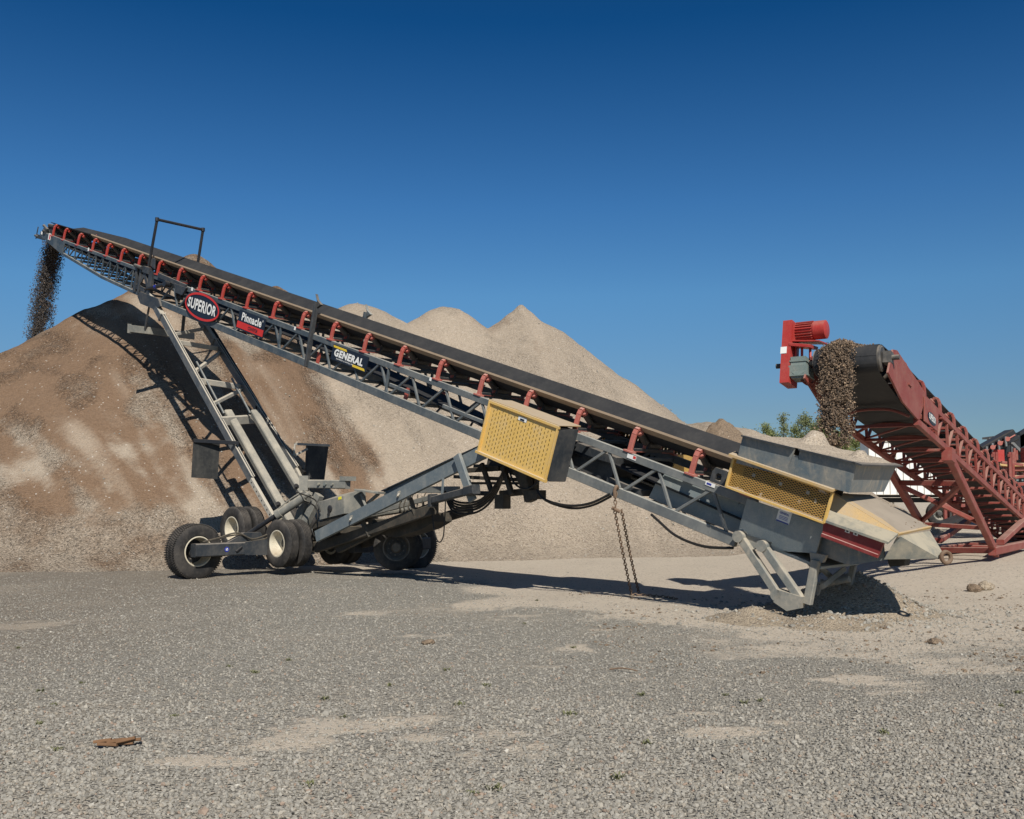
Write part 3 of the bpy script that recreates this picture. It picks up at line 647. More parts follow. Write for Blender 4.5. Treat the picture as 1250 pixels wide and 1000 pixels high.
# idlers (local frame s,l,n), one mesh each for bracket and rollers
def idler_meshes():
    st = []
    for sg in (-1, 1):
        b = MB(); pts = [(0, sg * .60, -.42), (0, sg * .598, -.26), (0, sg * .59, -.12), (0, sg * .565, -.045), (0, sg * .52, -.02), (0, sg * .475, -.055)]
        for a, c in zip(pts, pts[1:]): b.beam(Vector(a), Vector(c), .05, .085, Vector((1, 0, 0)), .12)
        b.box((0, sg * .60, -.41), (.09, 0, 0), (0, .06, 0), (0, 0, .012)); b.beam((0, sg * .6, -.392), (0, sg * .24, -.392), .10, .025, Vector((0, 0, 1)))
        b.beam((0, sg * .24, -.40), (0, sg * .22, -.27), .06, .03, Vector((1, 0, 0)))
        b.lathe((0, sg * .475, -.07), (0, -sg * .21, -.15), [(.05, -.012), (.064, .0), (.064, .05), (.03, .052)], 14); st.append(b)
    x_ = MB(); x_.beam((0, -.24, -.394), (0, .24, -.394), .09, .025, Vector((0, 0, 1))); x_.beam((-.04, -.56, -.37), (-.04, .56, -.37), .02, .05, Vector((0, 0, 1)))
    w_ = MB(); w_.tube((0, -.435, -.10), (0, -.22, -.253), .058, 14); w_.tube((0, -.22, -.253), (0, -.195, -.27), .02, 6)
    c_ = MB(); c_.tube((0, -.165, -.285), (0, .165, -.285), .062, 14)
    w2 = MB(); w2.tube((0, .435, -.10), (0, .22, -.253), .058, 14)
    return x_, st, (w_, c_, w2)
IDL = idler_meshes()
def idlers(fr, svals, nvals, paintmat, parent, off):
    proto = None
    for s, nv in zip(svals, nvals):
        if proto is None:
            a = IDL[0].build('idler', M['steel_dark'], parent, True)
            kids = [q.build('idler_stand', paintmat, a, True) for q in IDL[1]] + [q.build('roller', M['roller'], a, True) for q in IDL[2]]; proto = (a, kids)
        else:
            a = proto[0].copy(); COL.objects.link(a); a.parent = parent
            for k in proto[1]:
                c = k.copy(); COL.objects.link(c); c.parent = a
        m = fr.mat(s, 0, nv); m.translation -= off; a.matrix_basis = m
svals = [(16 - k) * 1.2192 for k in range(17)] + [-1.0, 20.71, 21.72, 22.77, 23.92, 25.08, 26.0]
idlers(K, svals, [0 if s < 20 else -.02 for s in svals], M['idler'], ST, base)
# return rollers hang below
for i, s in enumerate((7.0, 10.2, 13.4, 3.3)):
    rr = MB(); rr.tube(P(s, -.48, -.86 - (.1 if s < 8 else 0)), P(s, .48, -.86 - (.1 if s < 8 else 0)), .055, 12)
    ro = rr.build('return_roller', M['roller'], ST); bb = MB()
    for l in (-.5, .5): bb.box(P(s, l, -.93), K.es * .05, K.el * .012, K.en * .13)
    bb.build('roller_bracket', M['idler'], ro)

# signs on the near side
def signplate(name, pts, l, mat, t=.02):
    m = MB(); m.prism([P(s, l, n) for s, n in pts], K.el * t); return m.build(name, mat, ST)
OUT = ZL; UX = -K.es; UY = K.en
oc = (15.34, -0.775)
ell = lambda rs, rn, k=40: [(oc[0] + rs * math.cos(2 * math.pi * i / k), oc[1] + rn * math.sin(2 * math.pi * i / k)) for i in range(k)]
sg1 = signplate('maker_sign', ell(.90, .335), -.70, M['navy'], .03)
rg = MB(); a = ell(.91, .345); b = ell(.845, .285)
vs = [P(x, -.712, y) for x, y in a] + [P(x, -.712, y) for x, y in b]; rg.add(vs, [(i, (i + 1) % 40, 40 + (i + 1) % 40, 40 + i) for i in range(40)])
rg.build('border_ring', M['signred'], sg1)
tx = MB(); put_text(tx, 'SUPERIOR', P(oc[0], -.70, oc[1] + .01), UX, UY, 1.50, .25, OUT, .030, 0, .22, .012); tx.build('lettering', M['white'], sg1)
sg2 = signplate('product_sign', [(13.56, -.49), (12.34, -.49), (12.34, -.96), (13.56, -.96)], -.675, M['navy'])
m = MB(); m.prism([P(s, -.680, n) for s, n in [(13.56, -.765), (12.34, -.765), (12.34, -.925), (13.56, -.925)]], K.el * .004); m.build('red_stripe', M['signred'], sg2)
m = MB(); put_text(m, 'Pinnacle', P(12.93, -.675, -.625), UX, UY, .92, .20, OUT, .03, 0, 0, .008); put_text(m, '\u00ae', P(12.43, -.675, -.56), UX, UY, .05, .05, OUT, .01, 0, 0, .008); m.build('lettering', M['white'], sg2)
m = MB(); put_text(m, 'CONVEYOR', P(12.80, -.680, -.845), UX, UY, .44, .085, OUT, .02, 0, 0, .006); m.build('stripe_lettering', M['navy'], sg2)
sg3 = signplate('dealer_sign', [(9.52, -.47), (8.23, -.47), (8.23, -.80), (9.52, -.80)], -.675, M['navy'])
m = MB(); put_text(m, 'GENERAL', P(8.89, -.675, -.625), UX, UY, 1.05, .165, OUT, .05, 0.12, 0, .008); m.build('lettering', M['white'], sg3)
m = MB(); put_text(m, 'EQUIPMENT & SUPPLIES, INC', P(9.0, -.675, -.748), UX, UY, .62, .036, OUT, .01, 0, 0, .006); m.build('small_lettering', M['white'], sg3)
for q in ([(9.50, -.485), (9.03, -.485), (8.99, -.53), (9.48, -.53)], [(8.72, -.735), (8.30, -.735), (8.26, -.785), (8.70, -.785)]):
    m = MB(); m.prism([P(s, -.680, n) for s, n in q], K.el * .004); m.build('yellow_bar', M['signyellow'], sg3)
def decal(px, py, w_, h_, parts, l=-.645, parent=ST, name='decal'):
    s, n = K.sn(px, py, l); first = None
    for (du, dv, fw, fh, mt) in parts:
        m = MB(); m.box(P(s - du, l - (.003 if first else 0), n + dv), K.es * (w_ * fw / 2), K.el * .003, K.en * (h_ * fh / 2)); ob = m.build(name if first is None else 'decal_mark', M[mt], first or parent); first = first or ob
decal(771, 558, .18, .07, [(0, 0, 1, 1, 'white'), (.06, .008, .3, .6, 'signred')])
decal(867, 591.5, .17, .06, [(0, 0, 1, 1, 'white'), (-.02, 0, .5, .5, 'blue')])
decal(525.5, 463, .06, .07, [(0, 0, 1, 1, 'white')]); decal(360, 401, .06, .08, [(0, 0, 1, 1, 'white')]); decal(234.5, 353, .09, .09, [(0, 0, 1, 1, 'white')])
decal(60.5, 289, .20, .22, [(0, 0, 1, 1, 'white'), (.03, 0, .4, .8, 'signred')], -.655); decal(51, 284.5, .12, .10, [(0, 0, 1, 1, 'white')], -.655); decal(108, 304.5, .08, .10, [(0, 0, 1, 1, 'white')], -.645)

# wind-guard posts and the tall black rail frame
for (a, b, l) in (((374, 447), (386.5, 369), -.66), ((440, 420), (447, 381), .66)):
    m = MB(); p0, p1 = S(*a, l), S(*b, l); m.beam(p0, p1, .07, .11, K.el)
    d = (p1 - p0).normalized(); m.prism([p1 - d * .05 - K.es * .06, p1 + d * .17 + K.es * .10, p1 + d * .05 + K.es * .0, p1 - d * .02 - K.es * .17, p1 - d * .12 - K.es * .02], K.el * .07)
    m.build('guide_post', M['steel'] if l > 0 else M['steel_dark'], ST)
m = MB(); a0, a1 = S(181.5, 325, -.70), S(191.8, 268, -.70); b1 = S(247.8, 280.5, .72); b0 = S(241, 325, .72)
for p0, p1 in ((a0, a1), (b0, b1), (a1, b1)): m.tube(p0, p1, .040, 10)
for p in (a1, b1): m.tube(p - V(0, 0, .05), p + V(0, 0, .05), .055, 10)
m.build('overhead_rail', M['black'], ST)
m = MB(); q0, q1 = S(158, 401, -1.0), S(237, 410.5, 1.0); m.beam(q0, q1, .05, .20, V(0, 0, 1)); m.box(q0, (q1 - q0).normalized() * .03, V(.02, .02, 0), V(0, 0, .13))
m.build('hanging_crossbar', M['drab'], ST)
m = MB(); m.tube(S(187, 348, -.62), S(176.5, 404, -.55), .030, 8); m.tube(S(226, 372, .55), S(222.5, 408, .62), .05, 8); m.build('crossbar_hanger', M['steel_dark'], ST)

# telescopic support legs
def leg(pts_px, l0, l1, name):
    (a, b, c) = pts_px
    lm = lambda t: l0 + (l1 - l0) * t
    A, B, Cc = S(*a, l0), S(*b, lm(.72)), S(*c, l1); up = K.el
    m = MB(); d = (B - A).normalized(); A2 = A + d * 1.0
    m.beam(A, A2, .20, .16, K.el)
    m.beam(A2, B, .17, .09, K.el)
    side = d.cross(K.el).normalized()
    if side.z < 0: side = -side
    for off in (-.036, .036): m.beam(A2 + K.el * off + side * .10, B + K.el * off + side * .10, .026, .04, side)
    m.box(A2, d * .03, K.el * .07, side * .12)
    o = m.build(name, M['leg'], ST)
    m2 = MB(); m2.beam(B, Cc, .14, .085, K.el); 
    L = (Cc - B).length
    o2 = m2.build('inner_tube', M['cream'], o)
    m3 = MB()
    for i in range(int(L / .16)): m3.tube(B + (Cc - B) * ((i + .6) * .16 / L) + K.el * -.048, B + (Cc - B) * ((i + .6) * .16 / L) - K.el * .036, .020, 8)
    m3.build('pin_holes', M['black'], o2)
    return A, B, Cc
LA = leg([(184, 362), (307, 586), (338, 640)], -.62, -.80, 'support_leg')
LB = leg([(246, 392), (361, 573), (384, 620)], .62, .80, 'support_leg')
def on(L, t): return L[0] + (L[2] - L[0]) * t
m = MB()
for ta, tb, h_ in ((.235, .17, .13), (.42, .39, .15), (.60, .56, .22)): m.beam(on(LA, ta), on(LB, tb), .12, h_, V(.2, -.1, 1))
for ta, tb in ((.20, .045), (.385, .19), (.53, .40)): m.beam(on(LA, ta), on(LB, tb), .09, .09, V(0, 0, 1))
m.build('leg_braces', M['cream'], ST)
for (a, b, l, r0) in (((278, 503), (356, 640), -.30, (240, 442)), ((310, 503), (376, 614), .28, (283, 462))):
    m = MB(); A, B = S(*a, l), S(*b, l); m.beam(A, B, .21, .15, V(.3, -.5, .8), .14); m.beam(A + (A - B).normalized() * .02, A, .17, .13, V(.3, -.5, .8)); ob = m.build('lift_cylinder_cover', M['drab'], ST)
    m = MB(); m.tube(S(*r0, l - .15), A + (B - A) * .02 - K.el * .14, .028, 8); m.build('cover_rod', M['steel'], ob)
    m = MB(); hcp = A + (B - A) * .86 + V(-.05, -.10, .06); m.tube(hcp, hcp + V(-.02, -.05, .03), .055, 12); m.build('cover_plug', M['black'], ob)
m = MB(); m.pipe([S(258, 400, .72), S(290, 452, .76), S(312, 488, .78), S(338, 535, .8), S(372, 578, .82)], .05, 8, 5); m.pipe([S(290, 455, .72), S(311, 490, .70), S(313, 500, .62), S(322, 512, .7), S(345, 548, .78)], .022, 6, 5); m.build('hydraulic_line', M['hose'], ST)

# mud flaps on brackets beside the legs
def flap(bar0, bar1, lb0, lb1, quad, lq, name='mud_flap'):
    p0, p1 = S(*bar0, lb0), S(*bar1, lb1); m = MB()
    q = [at_plane(*c, p0, K.pu) for c in quad]; m.prism(q, K.pu * .025); o = m.build(name, M['flap'], ST)
    b = MB(); b.beam(p0, p1, .06, .09, V(0, 0, 1)); b.build('flap_bracket', M['black'], o)
flap((236.5, 538), (291, 541), -1.75, -.72, [(236.5, 540), (268.5, 542), (265.5, 585), (234, 583)], -1.7)
p0 = S(372, 546, 1.15); q = [at_plane(*c, p0, K.pu) for c in [(374.5, 543), (401, 545.5), (396, 586), (372.5, 582)]]
m = MB(); m.prism(q, K.pu * .03); fo = m.build('mud_flap', M['flap'], ST); m = MB()
a = at_plane(360, 542, p0, K.pu); b = at_plane(402, 544, p0, K.pu); m.beam(a, b, .05, .06, V(0, 0, 1)); m.beam(a, at_plane(359, 556, p0, K.pu), .04, .04); m.beam(at_plane(360, 556, p0, K.pu), at_plane(375, 548, p0, K.pu), .05, .05); m.build('flap_bracket', M['cream'], fo)

# ---------------------------------------------------------------- wheels
def wheel(c, axis, r, w_, rim_r, name, parent, chevron=False, dish=.12, rimmat='rim', dark=False):
    """axis points out of the visible face"""
    axis = Vector(axis).normalized(); h = w_ / 2; e = bpy.data.objects.new(name, None)
    COL.objects.link(e); e.location = Vector(c) - parent.location; e.parent = parent; e.empty_display_size = .2
    t = MB()
    p = [(rim_r, -h * .78), (rim_r + .03, -h * .95), ((r + rim_r) / 2, -h * 1.02), (r - .07, -h * .97), (r - .015, -h * .84), (r, -h * .70)]
    for g in np.linspace(-.55, .55, 5): p += [(r, h * (g - .07)), (r - .014, h * (g - .05)), (r - .014, h * (g + .05)), (r, h * (g + .07))]
    p += [(r, h * .70), (r - .015, h * .84), (r - .07, h * .97), ((r + rim_r) / 2, h * 1.02), (rim_r + .03, h * .95), (rim_r, h * .78)]
    t.lathe(c, axis, p + [(rim_r - .01, h * .7), (rim_r - .01, -h * .7)], 56, True)
    if chevron:
        a = axis.orthogonal().normalized(); b = axis.cross(a)
        for i in range(72):
            for row in range(5):
                th = 2 * math.pi * (i + .5 * (row % 2)) / 72; rd = a * math.cos(th) + b * math.sin(th); tn = -a * math.sin(th) + b * math.cos(th)
                o = h * (-.72 + .36 * row); sl = .014 * (1 if row % 2 else -1)
                t.box(Vector(c) + rd * (r + .004) + axis * o, tn * .014 + axis * sl, axis * .032, rd * .009)
    t.build('tyre', M['tyre'], e)
    rm = MB(); dz = h - dish
    rp = [(rim_r + .014, h * .80), (rim_r + .012, h * .90), (rim_r - .010, h * .92), (rim_r - .022, h * .80), (rim_r - .034, max(dz + .04, h * .3)), (rim_r - .055, dz + .03), (rim_r - .085, dz), (.02, dz + .01),
          (.02, dz - .02), (rim_r - .06, dz - .02), (rim_r - .04, -h * .75), (rim_r + .012, -h * .86), (rim_r + .014, -h * .7)]
    rm.lathe(c, axis, rp, 40, True)
    ro = rm.build('rim', M[rimmat], e)
    if dark:
        dk = MB(); dk.lathe(c, axis, [(rim_r - .06, dz + .032), (rim_r - .085, dz + .012), (.02, dz + .022)], 32); dk.build('wheel_disc', M['black'], e)
    if not dark and rimmat == 'rim': dish += .08
    hb = MB(); hb.lathe(Vector(c), axis, [(.13, h - dish), (.13, h - dish + .07), (.09, h - dish + .13), (.01, h - dish + .14)], 20)
    a = axis.orthogonal().normalized(); b = axis.cross(a)
    for i in range(10):
        th = 2 * math.pi * i / 10; q = Vector(c) + (a * math.cos(th) + b * math.sin(th)) * .17; hb.tube(q + axis * (h - dish), q + axis * (h - dish + .055), .016, 6)
    hb.build('hub', M['hub'], e)
    return e
TW = 0.575
wl = ground_pt(236, 705.5); wl.z = TW - .01; wr = ground_pt(506, 693); wr.z = TW - .02
wheel(wl, -K.pu, TW, .42, .31, 'travel_wheel', ST, True, .30, 'rim', True)
wheel(wr, -K.pu, TW, .42, .31, 'travel_wheel', ST, True, .24, 'cream')
def dual(c, ax):
    c = Vector(c); wheel(c, ax, .525, .27, .285, 'road_wheel', ST, False, .24); wheel(c - Vector(ax) * .36, ax, .525, .27, .285, 'road_wheel', ST, False, .06)
d1 = S(343.5, 663.5, -1.08); d2 = S(288, 646, -1.08); d2z = d2.copy()
dual(d1, ZL); dual(d2, ZL)
for d in (d1, d2):
    f = d - K.el * (-.0); l0 = (d - K.O).dot(K.el); m2 = d + K.el * (2 * abs(l0) - .36); wheel(m2, K.el, .525, .27, .285, 'road_wheel', ST, False, .24); wheel(m2 - K.el * .36, K.el, .525, .27, .285, 'road_wheel', ST, False, .06)
# a third pair further under the frame on the near side, rims coloured dark for the shade under the fender
d3 = S(484, 668, .55); wheel(d3, -K.pu * .75 - K.el * .66, .50, .27, .285, 'road_wheel', ST, False, .16, 'hub', True); wheel(d3 + K.el * .30 + K.pu * .22, -K.pu * .75 - K.el * .66, .50, .27, .285, 'road_wheel', ST, False, .05, 'hub')

# swing axle carrying the travel wheels
ax0 = wl - K.pu * .36; m = MB(); ax0.z = .60; inn = S(309, 671, -1.55); inn.z = .60
dirn = (K.el * 1.0).normalized()
m.beam(ax0 - dirn * .22, ax0 + dirn * .95, .22, .28, V(0, 0, 1)); m.tube(wl, ax0, .11, 16)
m.hexa([ax0 + dirn * .95 - K.pu * .11 - V(0, 0, .14), ax0 + dirn * .95 + K.pu * .11 - V(0, 0, .14), ax0 + dirn * 2.2 + K.pu * .16 - V(0, 0, .19), ax0 + dirn * 2.2 - K.pu * .16 - V(0, 0, .19),
        ax0 + dirn * .95 - K.pu * .11 + V(0, 0, .14), ax0 + dirn * .95 + K.pu * .11 + V(0, 0, .14), ax0 + dirn * 2.2 + K.pu * .16 + V(0, 0, .24), ax0 + dirn * 2.2 - K.pu * .16 + V(0, 0, .24)])
m.prism([ax0 + dirn * .6 + V(0, 0, .14), ax0 + dirn * 1.5 + V(0, 0, .16), ax0 + dirn * 1.4 + V(0, 0, .34), ax0 + dirn * 1.0 + V(0, 0, .34)], K.pu * .14)
ao = m.build('swing_axle', M['steel_dark'], ST)
m = MB(); fc = ax0 + dirn * .50 - K.pu * .112; m.lathe(fc, -K.pu, [(.055, 0), (.055, .004), (.001, .0045)], 20); bo = m.build('number_decal', M['blue'], ao)
m = MB(); put_text(m, '5', fc - K.pu * .004, V(0, 0, 1), -dirn, .06, .05, -K.pu, .02, 0, 0, .004); m.build('numeral', M['white'], bo)
m = MB(); m.tube(ax0 + dirn * .72 - K.pu * .12 - V(0, 0, .06), ax0 + dirn * .86 - K.pu * .12 + V(0, 0, .04), .028, 8); m.build('grease_handle', M['black'], ao)
m = MB(); m.pipe([ax0 - dirn * .0 + V(0, 0, .17), ax0 + dirn * .35 + V(0, 0, .24), ax0 + dirn * .8 + V(0, 0, .34), ax0 + dirn * 1.15 + V(0, 0, .20) - K.pu * .1, ax0 + dirn * 1.6 + V(0, 0, .32) - K.pu * .1], .018, 6); m.pipe([ax0 + dirn * .15 + V(0, 0, .19), ax0 + dirn * .85 + V(0, 0, .30), ax0 + dirn * 1.2 + V(0, 0, .16) - K.pu * .1, ax0 + dirn * 1.7 + V(0, 0, .26) - K.pu * .1], .018, 6); m.build('brake_hose', M['chassis'], ao)
ax1 = wr - K.pu * .36; ax1.z = .60; m = MB(); m.beam(ax1 + dirn * .1, ax1 - dirn * 2.2, .22, .28, V(0, 0, 1)); m.tube(wr, ax1, .11, 14); m.build('swing_axle', M['steel_dark'], ST)
m = MB(); qa, qb = S(304, 651, -1.2), S(371, 607, -.55); md = qa + (qb - qa) * .52; m.tube(qa, md, .055, 12); ho = m.build('ram_rod', M['black'], ST)
m = MB(); m.tube(md, qb, .095, 16); m.tube(md - (qb - md).normalized() * .02, md + (qb - md).normalized() * .10, .115, 16); m.tube(qb, qb + (qb - md).normalized() * .18, .06, 10); m.pipe([md + V(0, -.05, .10), md + (qb - md) * .3 + V(0, -.05, .14), md + (qb - md) * .7 + V(0, -.05, .15), qb + V(0, -.05, .12)], .015, 6); m.build('ram_barrel', M['drab'], ST)

# chassis under the conveyor, walking beams
m = MB()
f0, f1 = S(392, 662, -.55), S(520, 640, -.20)
for l in (-.50, .55):
    a, b = S(390, 668, -.5), S(528, 622, -.5); sh = K.el * (l + .5)
    m.beam(a + sh, b + sh, .12, .20, V(0, 0, 1)); m.beam(a + sh + K.pu * 2.4 - V(0, 0, .1), a + sh, .12, .24, V(0, 0, 1))
for t in (-2.0, -.9, .2, 1.3, 2.4):
    c = (d1 + K.el * 1.1) - K.pu * t + V(0, 0, .10 + .16 * max(0, t)); m.beam(c - K.el * .55, c + K.el * .75, .14, .16, V(0, 0, 1))
c = d1 + K.el * 1.0 + V(0, 0, .02); m.box(c - K.pu * .2 + V(0, 0, .30), K.pu * 1.3 - V(0, 0, .28), K.el * .5, V(0, 0, .06))
for d in (d1, d2): m.tube(d + K.el * .1, d + K.el * 1.9, .07, 12)
m.build('chassis', M['chassis'], ST)
m = MB(); m.prism([S(456, 651, -.25), S(528, 626, -.25), S(529.5, 637, -.25), S(515, 646, -.25), S(483, 656, -.25)], K.el * .5); m.prism([S(405, 666, -.45), S(455, 640, -.45), S(530, 612, -.45), S(530, 627, -.45), S(470, 646, -.45), S(412, 675, -.45)], K.el * .12)
m.beam(S(441, 633, -.6), S(452, 655, -.5), .08, .10, V(0, 1, 0)); m.beam(S(501, 608, -.6), S(508, 630, -.5), .08, .10, V(0, 1, 0)); m.build('fender_plate', M['chassis'], ST)
m = MB()
m.beam(S(440, 632, .1), S(520, 620, .1), .3, .05, V(0, 0, 1)); m.beam(S(452, 627, -.2), S(532, 606, -.2), .06, .10, V(0, 0, 1)); m.beam(S(446, 641, -.4), S(472, 641, -.2), .2, .05, V(0, 0, 1))
m.beam(S(497, 598, .2), S(560, 598, .2), .08, .14, V(0, 0, 1)); m.box(S(485, 615, .2), K.pu * .25, K.el * .2, V(0, 0, .16)); m.build('deck_frame', M['drab'], ST)
m = MB()
for i in range(7):
    a = S(490 + i * 5, 603 + random.uniform(-3, 3), -.1); b = S(487 + i * 5, 630 + random.uniform(-4, 3), -.2); m.pipe([a, (a + b) / 2 + V(random.uniform(-.1, .1), -.08, random.uniform(-.05, .05)), b], .014, 6)
m.build('valve_hose', M['chassis'], ST)

# control box, tray beam
fb = S(388.5, 613, -.62); fr = S(419, 605.5, -.62); r3 = at_plane(436, 598, fr, K.es.cross(K.el) if False else K.pu)
dn = V(0, 0, -1); bx1 = fr - fb; 
zb = [S(390.2, 634.5, -.62), S(420, 627, -.62), S(419, 605.5, -.62), S(388.5, 613, -.62)]
dep = K.el * .62; m = MB(); top = [zb[3] + dep * .95 + V(0, 0, .16), zb[2] + dep * .95 + V(0, 0, .16)]
m.add(zb + [zb[0] + dep, zb[1] + dep, top[1], top[0]], [(0, 1, 2, 3), (1, 5, 6, 2), (5, 4, 7, 6), (4, 0, 3, 7), (3, 2, 6, 7), (4, 5, 1, 0)])
co = m.build('control_box', M['drab'], ST)
s, n = K.sn(403.2, 621, -.62); m = MB(); m.lathe(P(s, -.622, n), ZL, [(.075, 0), (.075, .02), (.05, .035), (.001, .036)], 20); m.beam(P(s, -.64, n - .02), P(s - .01, -.64, n - .16), .06, .03, K.el); m.build('door_latch', M['black'], co)
s, n = K.sn(415, 608.2, -.62); m = MB(); m.box(P(s, -.625, n), (zb[2] - zb[3]).normalized() * .055, K.el * .003, V(0, 0, .03)); m.build('warning_decal', M['limeyellow'], co)
m = MB(); a, b = S(376, 591, -.25), S(424.5, 591.5, .05); m.beam(a, b, .2, .20, V(0, 0, 1)); m.box(b + V(.0, 0, .13), (b - a).normalized() * .11, K.el * .12, V(0, 0, .05)); m.box(a + V(-.08, -.02, .02), V(.10, .0, 0), V(0, .10, 0), V(0, 0, .17))
bo = m.build('tray_beam', M['drab'], ST); m = MB()
for t in (.36, .52, .70): q = a + (b - a) * t; nn = (b - a).cross(V(0, 0, 1)).normalized(); nn = nn if nn.y < 0 else -nn; m.tube(q + nn * .09, q + nn * .15, .03 if t != .52 else .035, 10)
m.build('knobs', M['nose'], bo)
m = MB(); m.beam(S(437, 598, -.3), S(466, 602, -.1), .3, .04, V(0, 0, 1)); m.beam(S(441, 604, -.2), S(448, 621, -.2), .05, .1, V(0, 1, 0)); m.beam(S(446, 617, -.1), S(462, 603, -.1), .06, .06); m.build('step_bracket', M['drab'], ST)
m = MB(); m.beam(S(376, 600, -.3), S(358, 660, -.4), .22, .16, K.el); m.beam(S(390, 604, -.2), S(372, 640, -.35), .20, .16, K.el); m.build('pivot_arm', M['drab'], ST)
m = MB(); m.pipe([S(372, 612, -.6), S(384, 618, -.7), S(388, 632, -.72), S(381, 645, -.75), S(384, 655, -.78)], .016, 6); m.pipe([S(362, 601, -.6), S(376, 606, -.72), S(386, 612, -.72), S(391, 625, -.68)], .016, 6); m.build('control_hose', M['hose'], ST)

# lower struts from axle to truss
for l in (-.80, .80):
    m = MB(); a, b = (S(385, 655, l), S(600, 546, l)) if l < 0 else (S(470, 605, l), S(600, 546, l))
    a_, b_ = P(*[0, 0, 0]), None
    m.channel(a, b, .09, .24, .02, K.en + K.es * .9, 1 if l > 0 else -1); ob = m.build('lower_strut', M['strut'], ST)
    if l < 0:
        d = (b - a).normalized(); m = MB()
        for t in (.235, .52):
            q = a + (b - a) * t; m.box(q - K.el * .015, d * .03, K.el * .02, K.en * .06); m.tube(q - K.el * .02 + d * .03, q - K.el * .07 + d * .03 - V(0, 0, .05), .016, 6)
        m.build('hose_clip', M['cream'], ob)
m = MB(); a, b = S(558, 556, -.86), S(577, 611, -.86); m.beam(a, b, .08, .17, K.pu); m.build('hinge_link', M['strut'], ST)
m = MB(); a, b = S(528, 611, -.75), S(570, 600, -.95); m.beam(a, b, .15, .13, V(0, 0, 1)); m.beam(b, b + (b - a) * .25, .18, .17, V(0, 0, 1)); m.box(a, (b - a).normalized() * .04, K.el * .1, V(0, 0, .12)); m.tube(S(578, 602, -.6), S(596, 602.5, -.2), .045, 10); m.build('tow_tube', M['steel_dark'], ST)
m = MB(); m.beam(S(541, 584, -.8), S(539.5, 606, -.8), .02, .05, K.pu); m.build('stay_strap', M['strut'], ST)
# dusty frame work hanging under the drive
m = MB()
for a, b, w_, l in (((560, 575), (610, 572), .09, -.3), ((555, 582), (640, 586), .07, .1), ((588, 566), (600, 600), .08, -.4), ((614, 570), (625, 604), .09, -.4), ((612, 603), (646, 600), .12, -.2), ((640, 575), (649, 612), .16, -.4), ((632, 570), (646, 600), .18, -.3), ((580, 570), (640, 571), .10, .3), ((600, 562), (645, 578), .22, .0), ((575, 590), (640, 590), .05, .4)):
    m.beam(S(*a, l), S(*b, l), w_, w_, K.en)
m.box(S(613.5, 612.5, -.45), K.pu * .11, K.el * .10, V(0, 0, .13)); m.box(S(656, 604, -.45), K.pu * .1, K.el * .12, V(0, 0, .08)); m.prism([S(628, 565, -.2), S(652, 575, -.2), S(652, 607, -.2), S(640, 613, -.2), S(636, 590, -.2)], K.el * .14)
m.build('drive_subframe', M['chassis'], ST)
def hose(pts, l, r, name='hose'): 
    m = MB(); m.pipe([S(a, b, l) for a, b in pts], r, 8); m.build(name, M['hose'], ST)
for k, dy in enumerate((0, 3, 6, 9, 13)): hose([(543, 600 + dy * .3), (552, 610 + dy), (566, 614 + dy * 1.05), (585, 611 + dy), (601, 597 + dy), (612, 580 + dy * .6), (616, 568)], -.50 + k * .07, .022)
hose([(622, 576), (628, 590), (640, 597), (652, 593), (662, 582)], -.62, .018)
hose([(655, 598), (662, 608), (680, 615), (700, 617.5), (722, 614), (745, 603)], -.64, .022); hose([(656, 602), (668, 612), (688, 619), (706, 620.5), (726, 616), (746, 606)], -.60, .020)
hose([(795, 628), (806, 638), (822, 652), (842, 662), (865, 668), (895, 669)], -.62, .022)
hose([(544, 606), (543, 632), (541, 655), (536, 662), (531, 652), (528, 633), (525, 615)], -.5, .012)

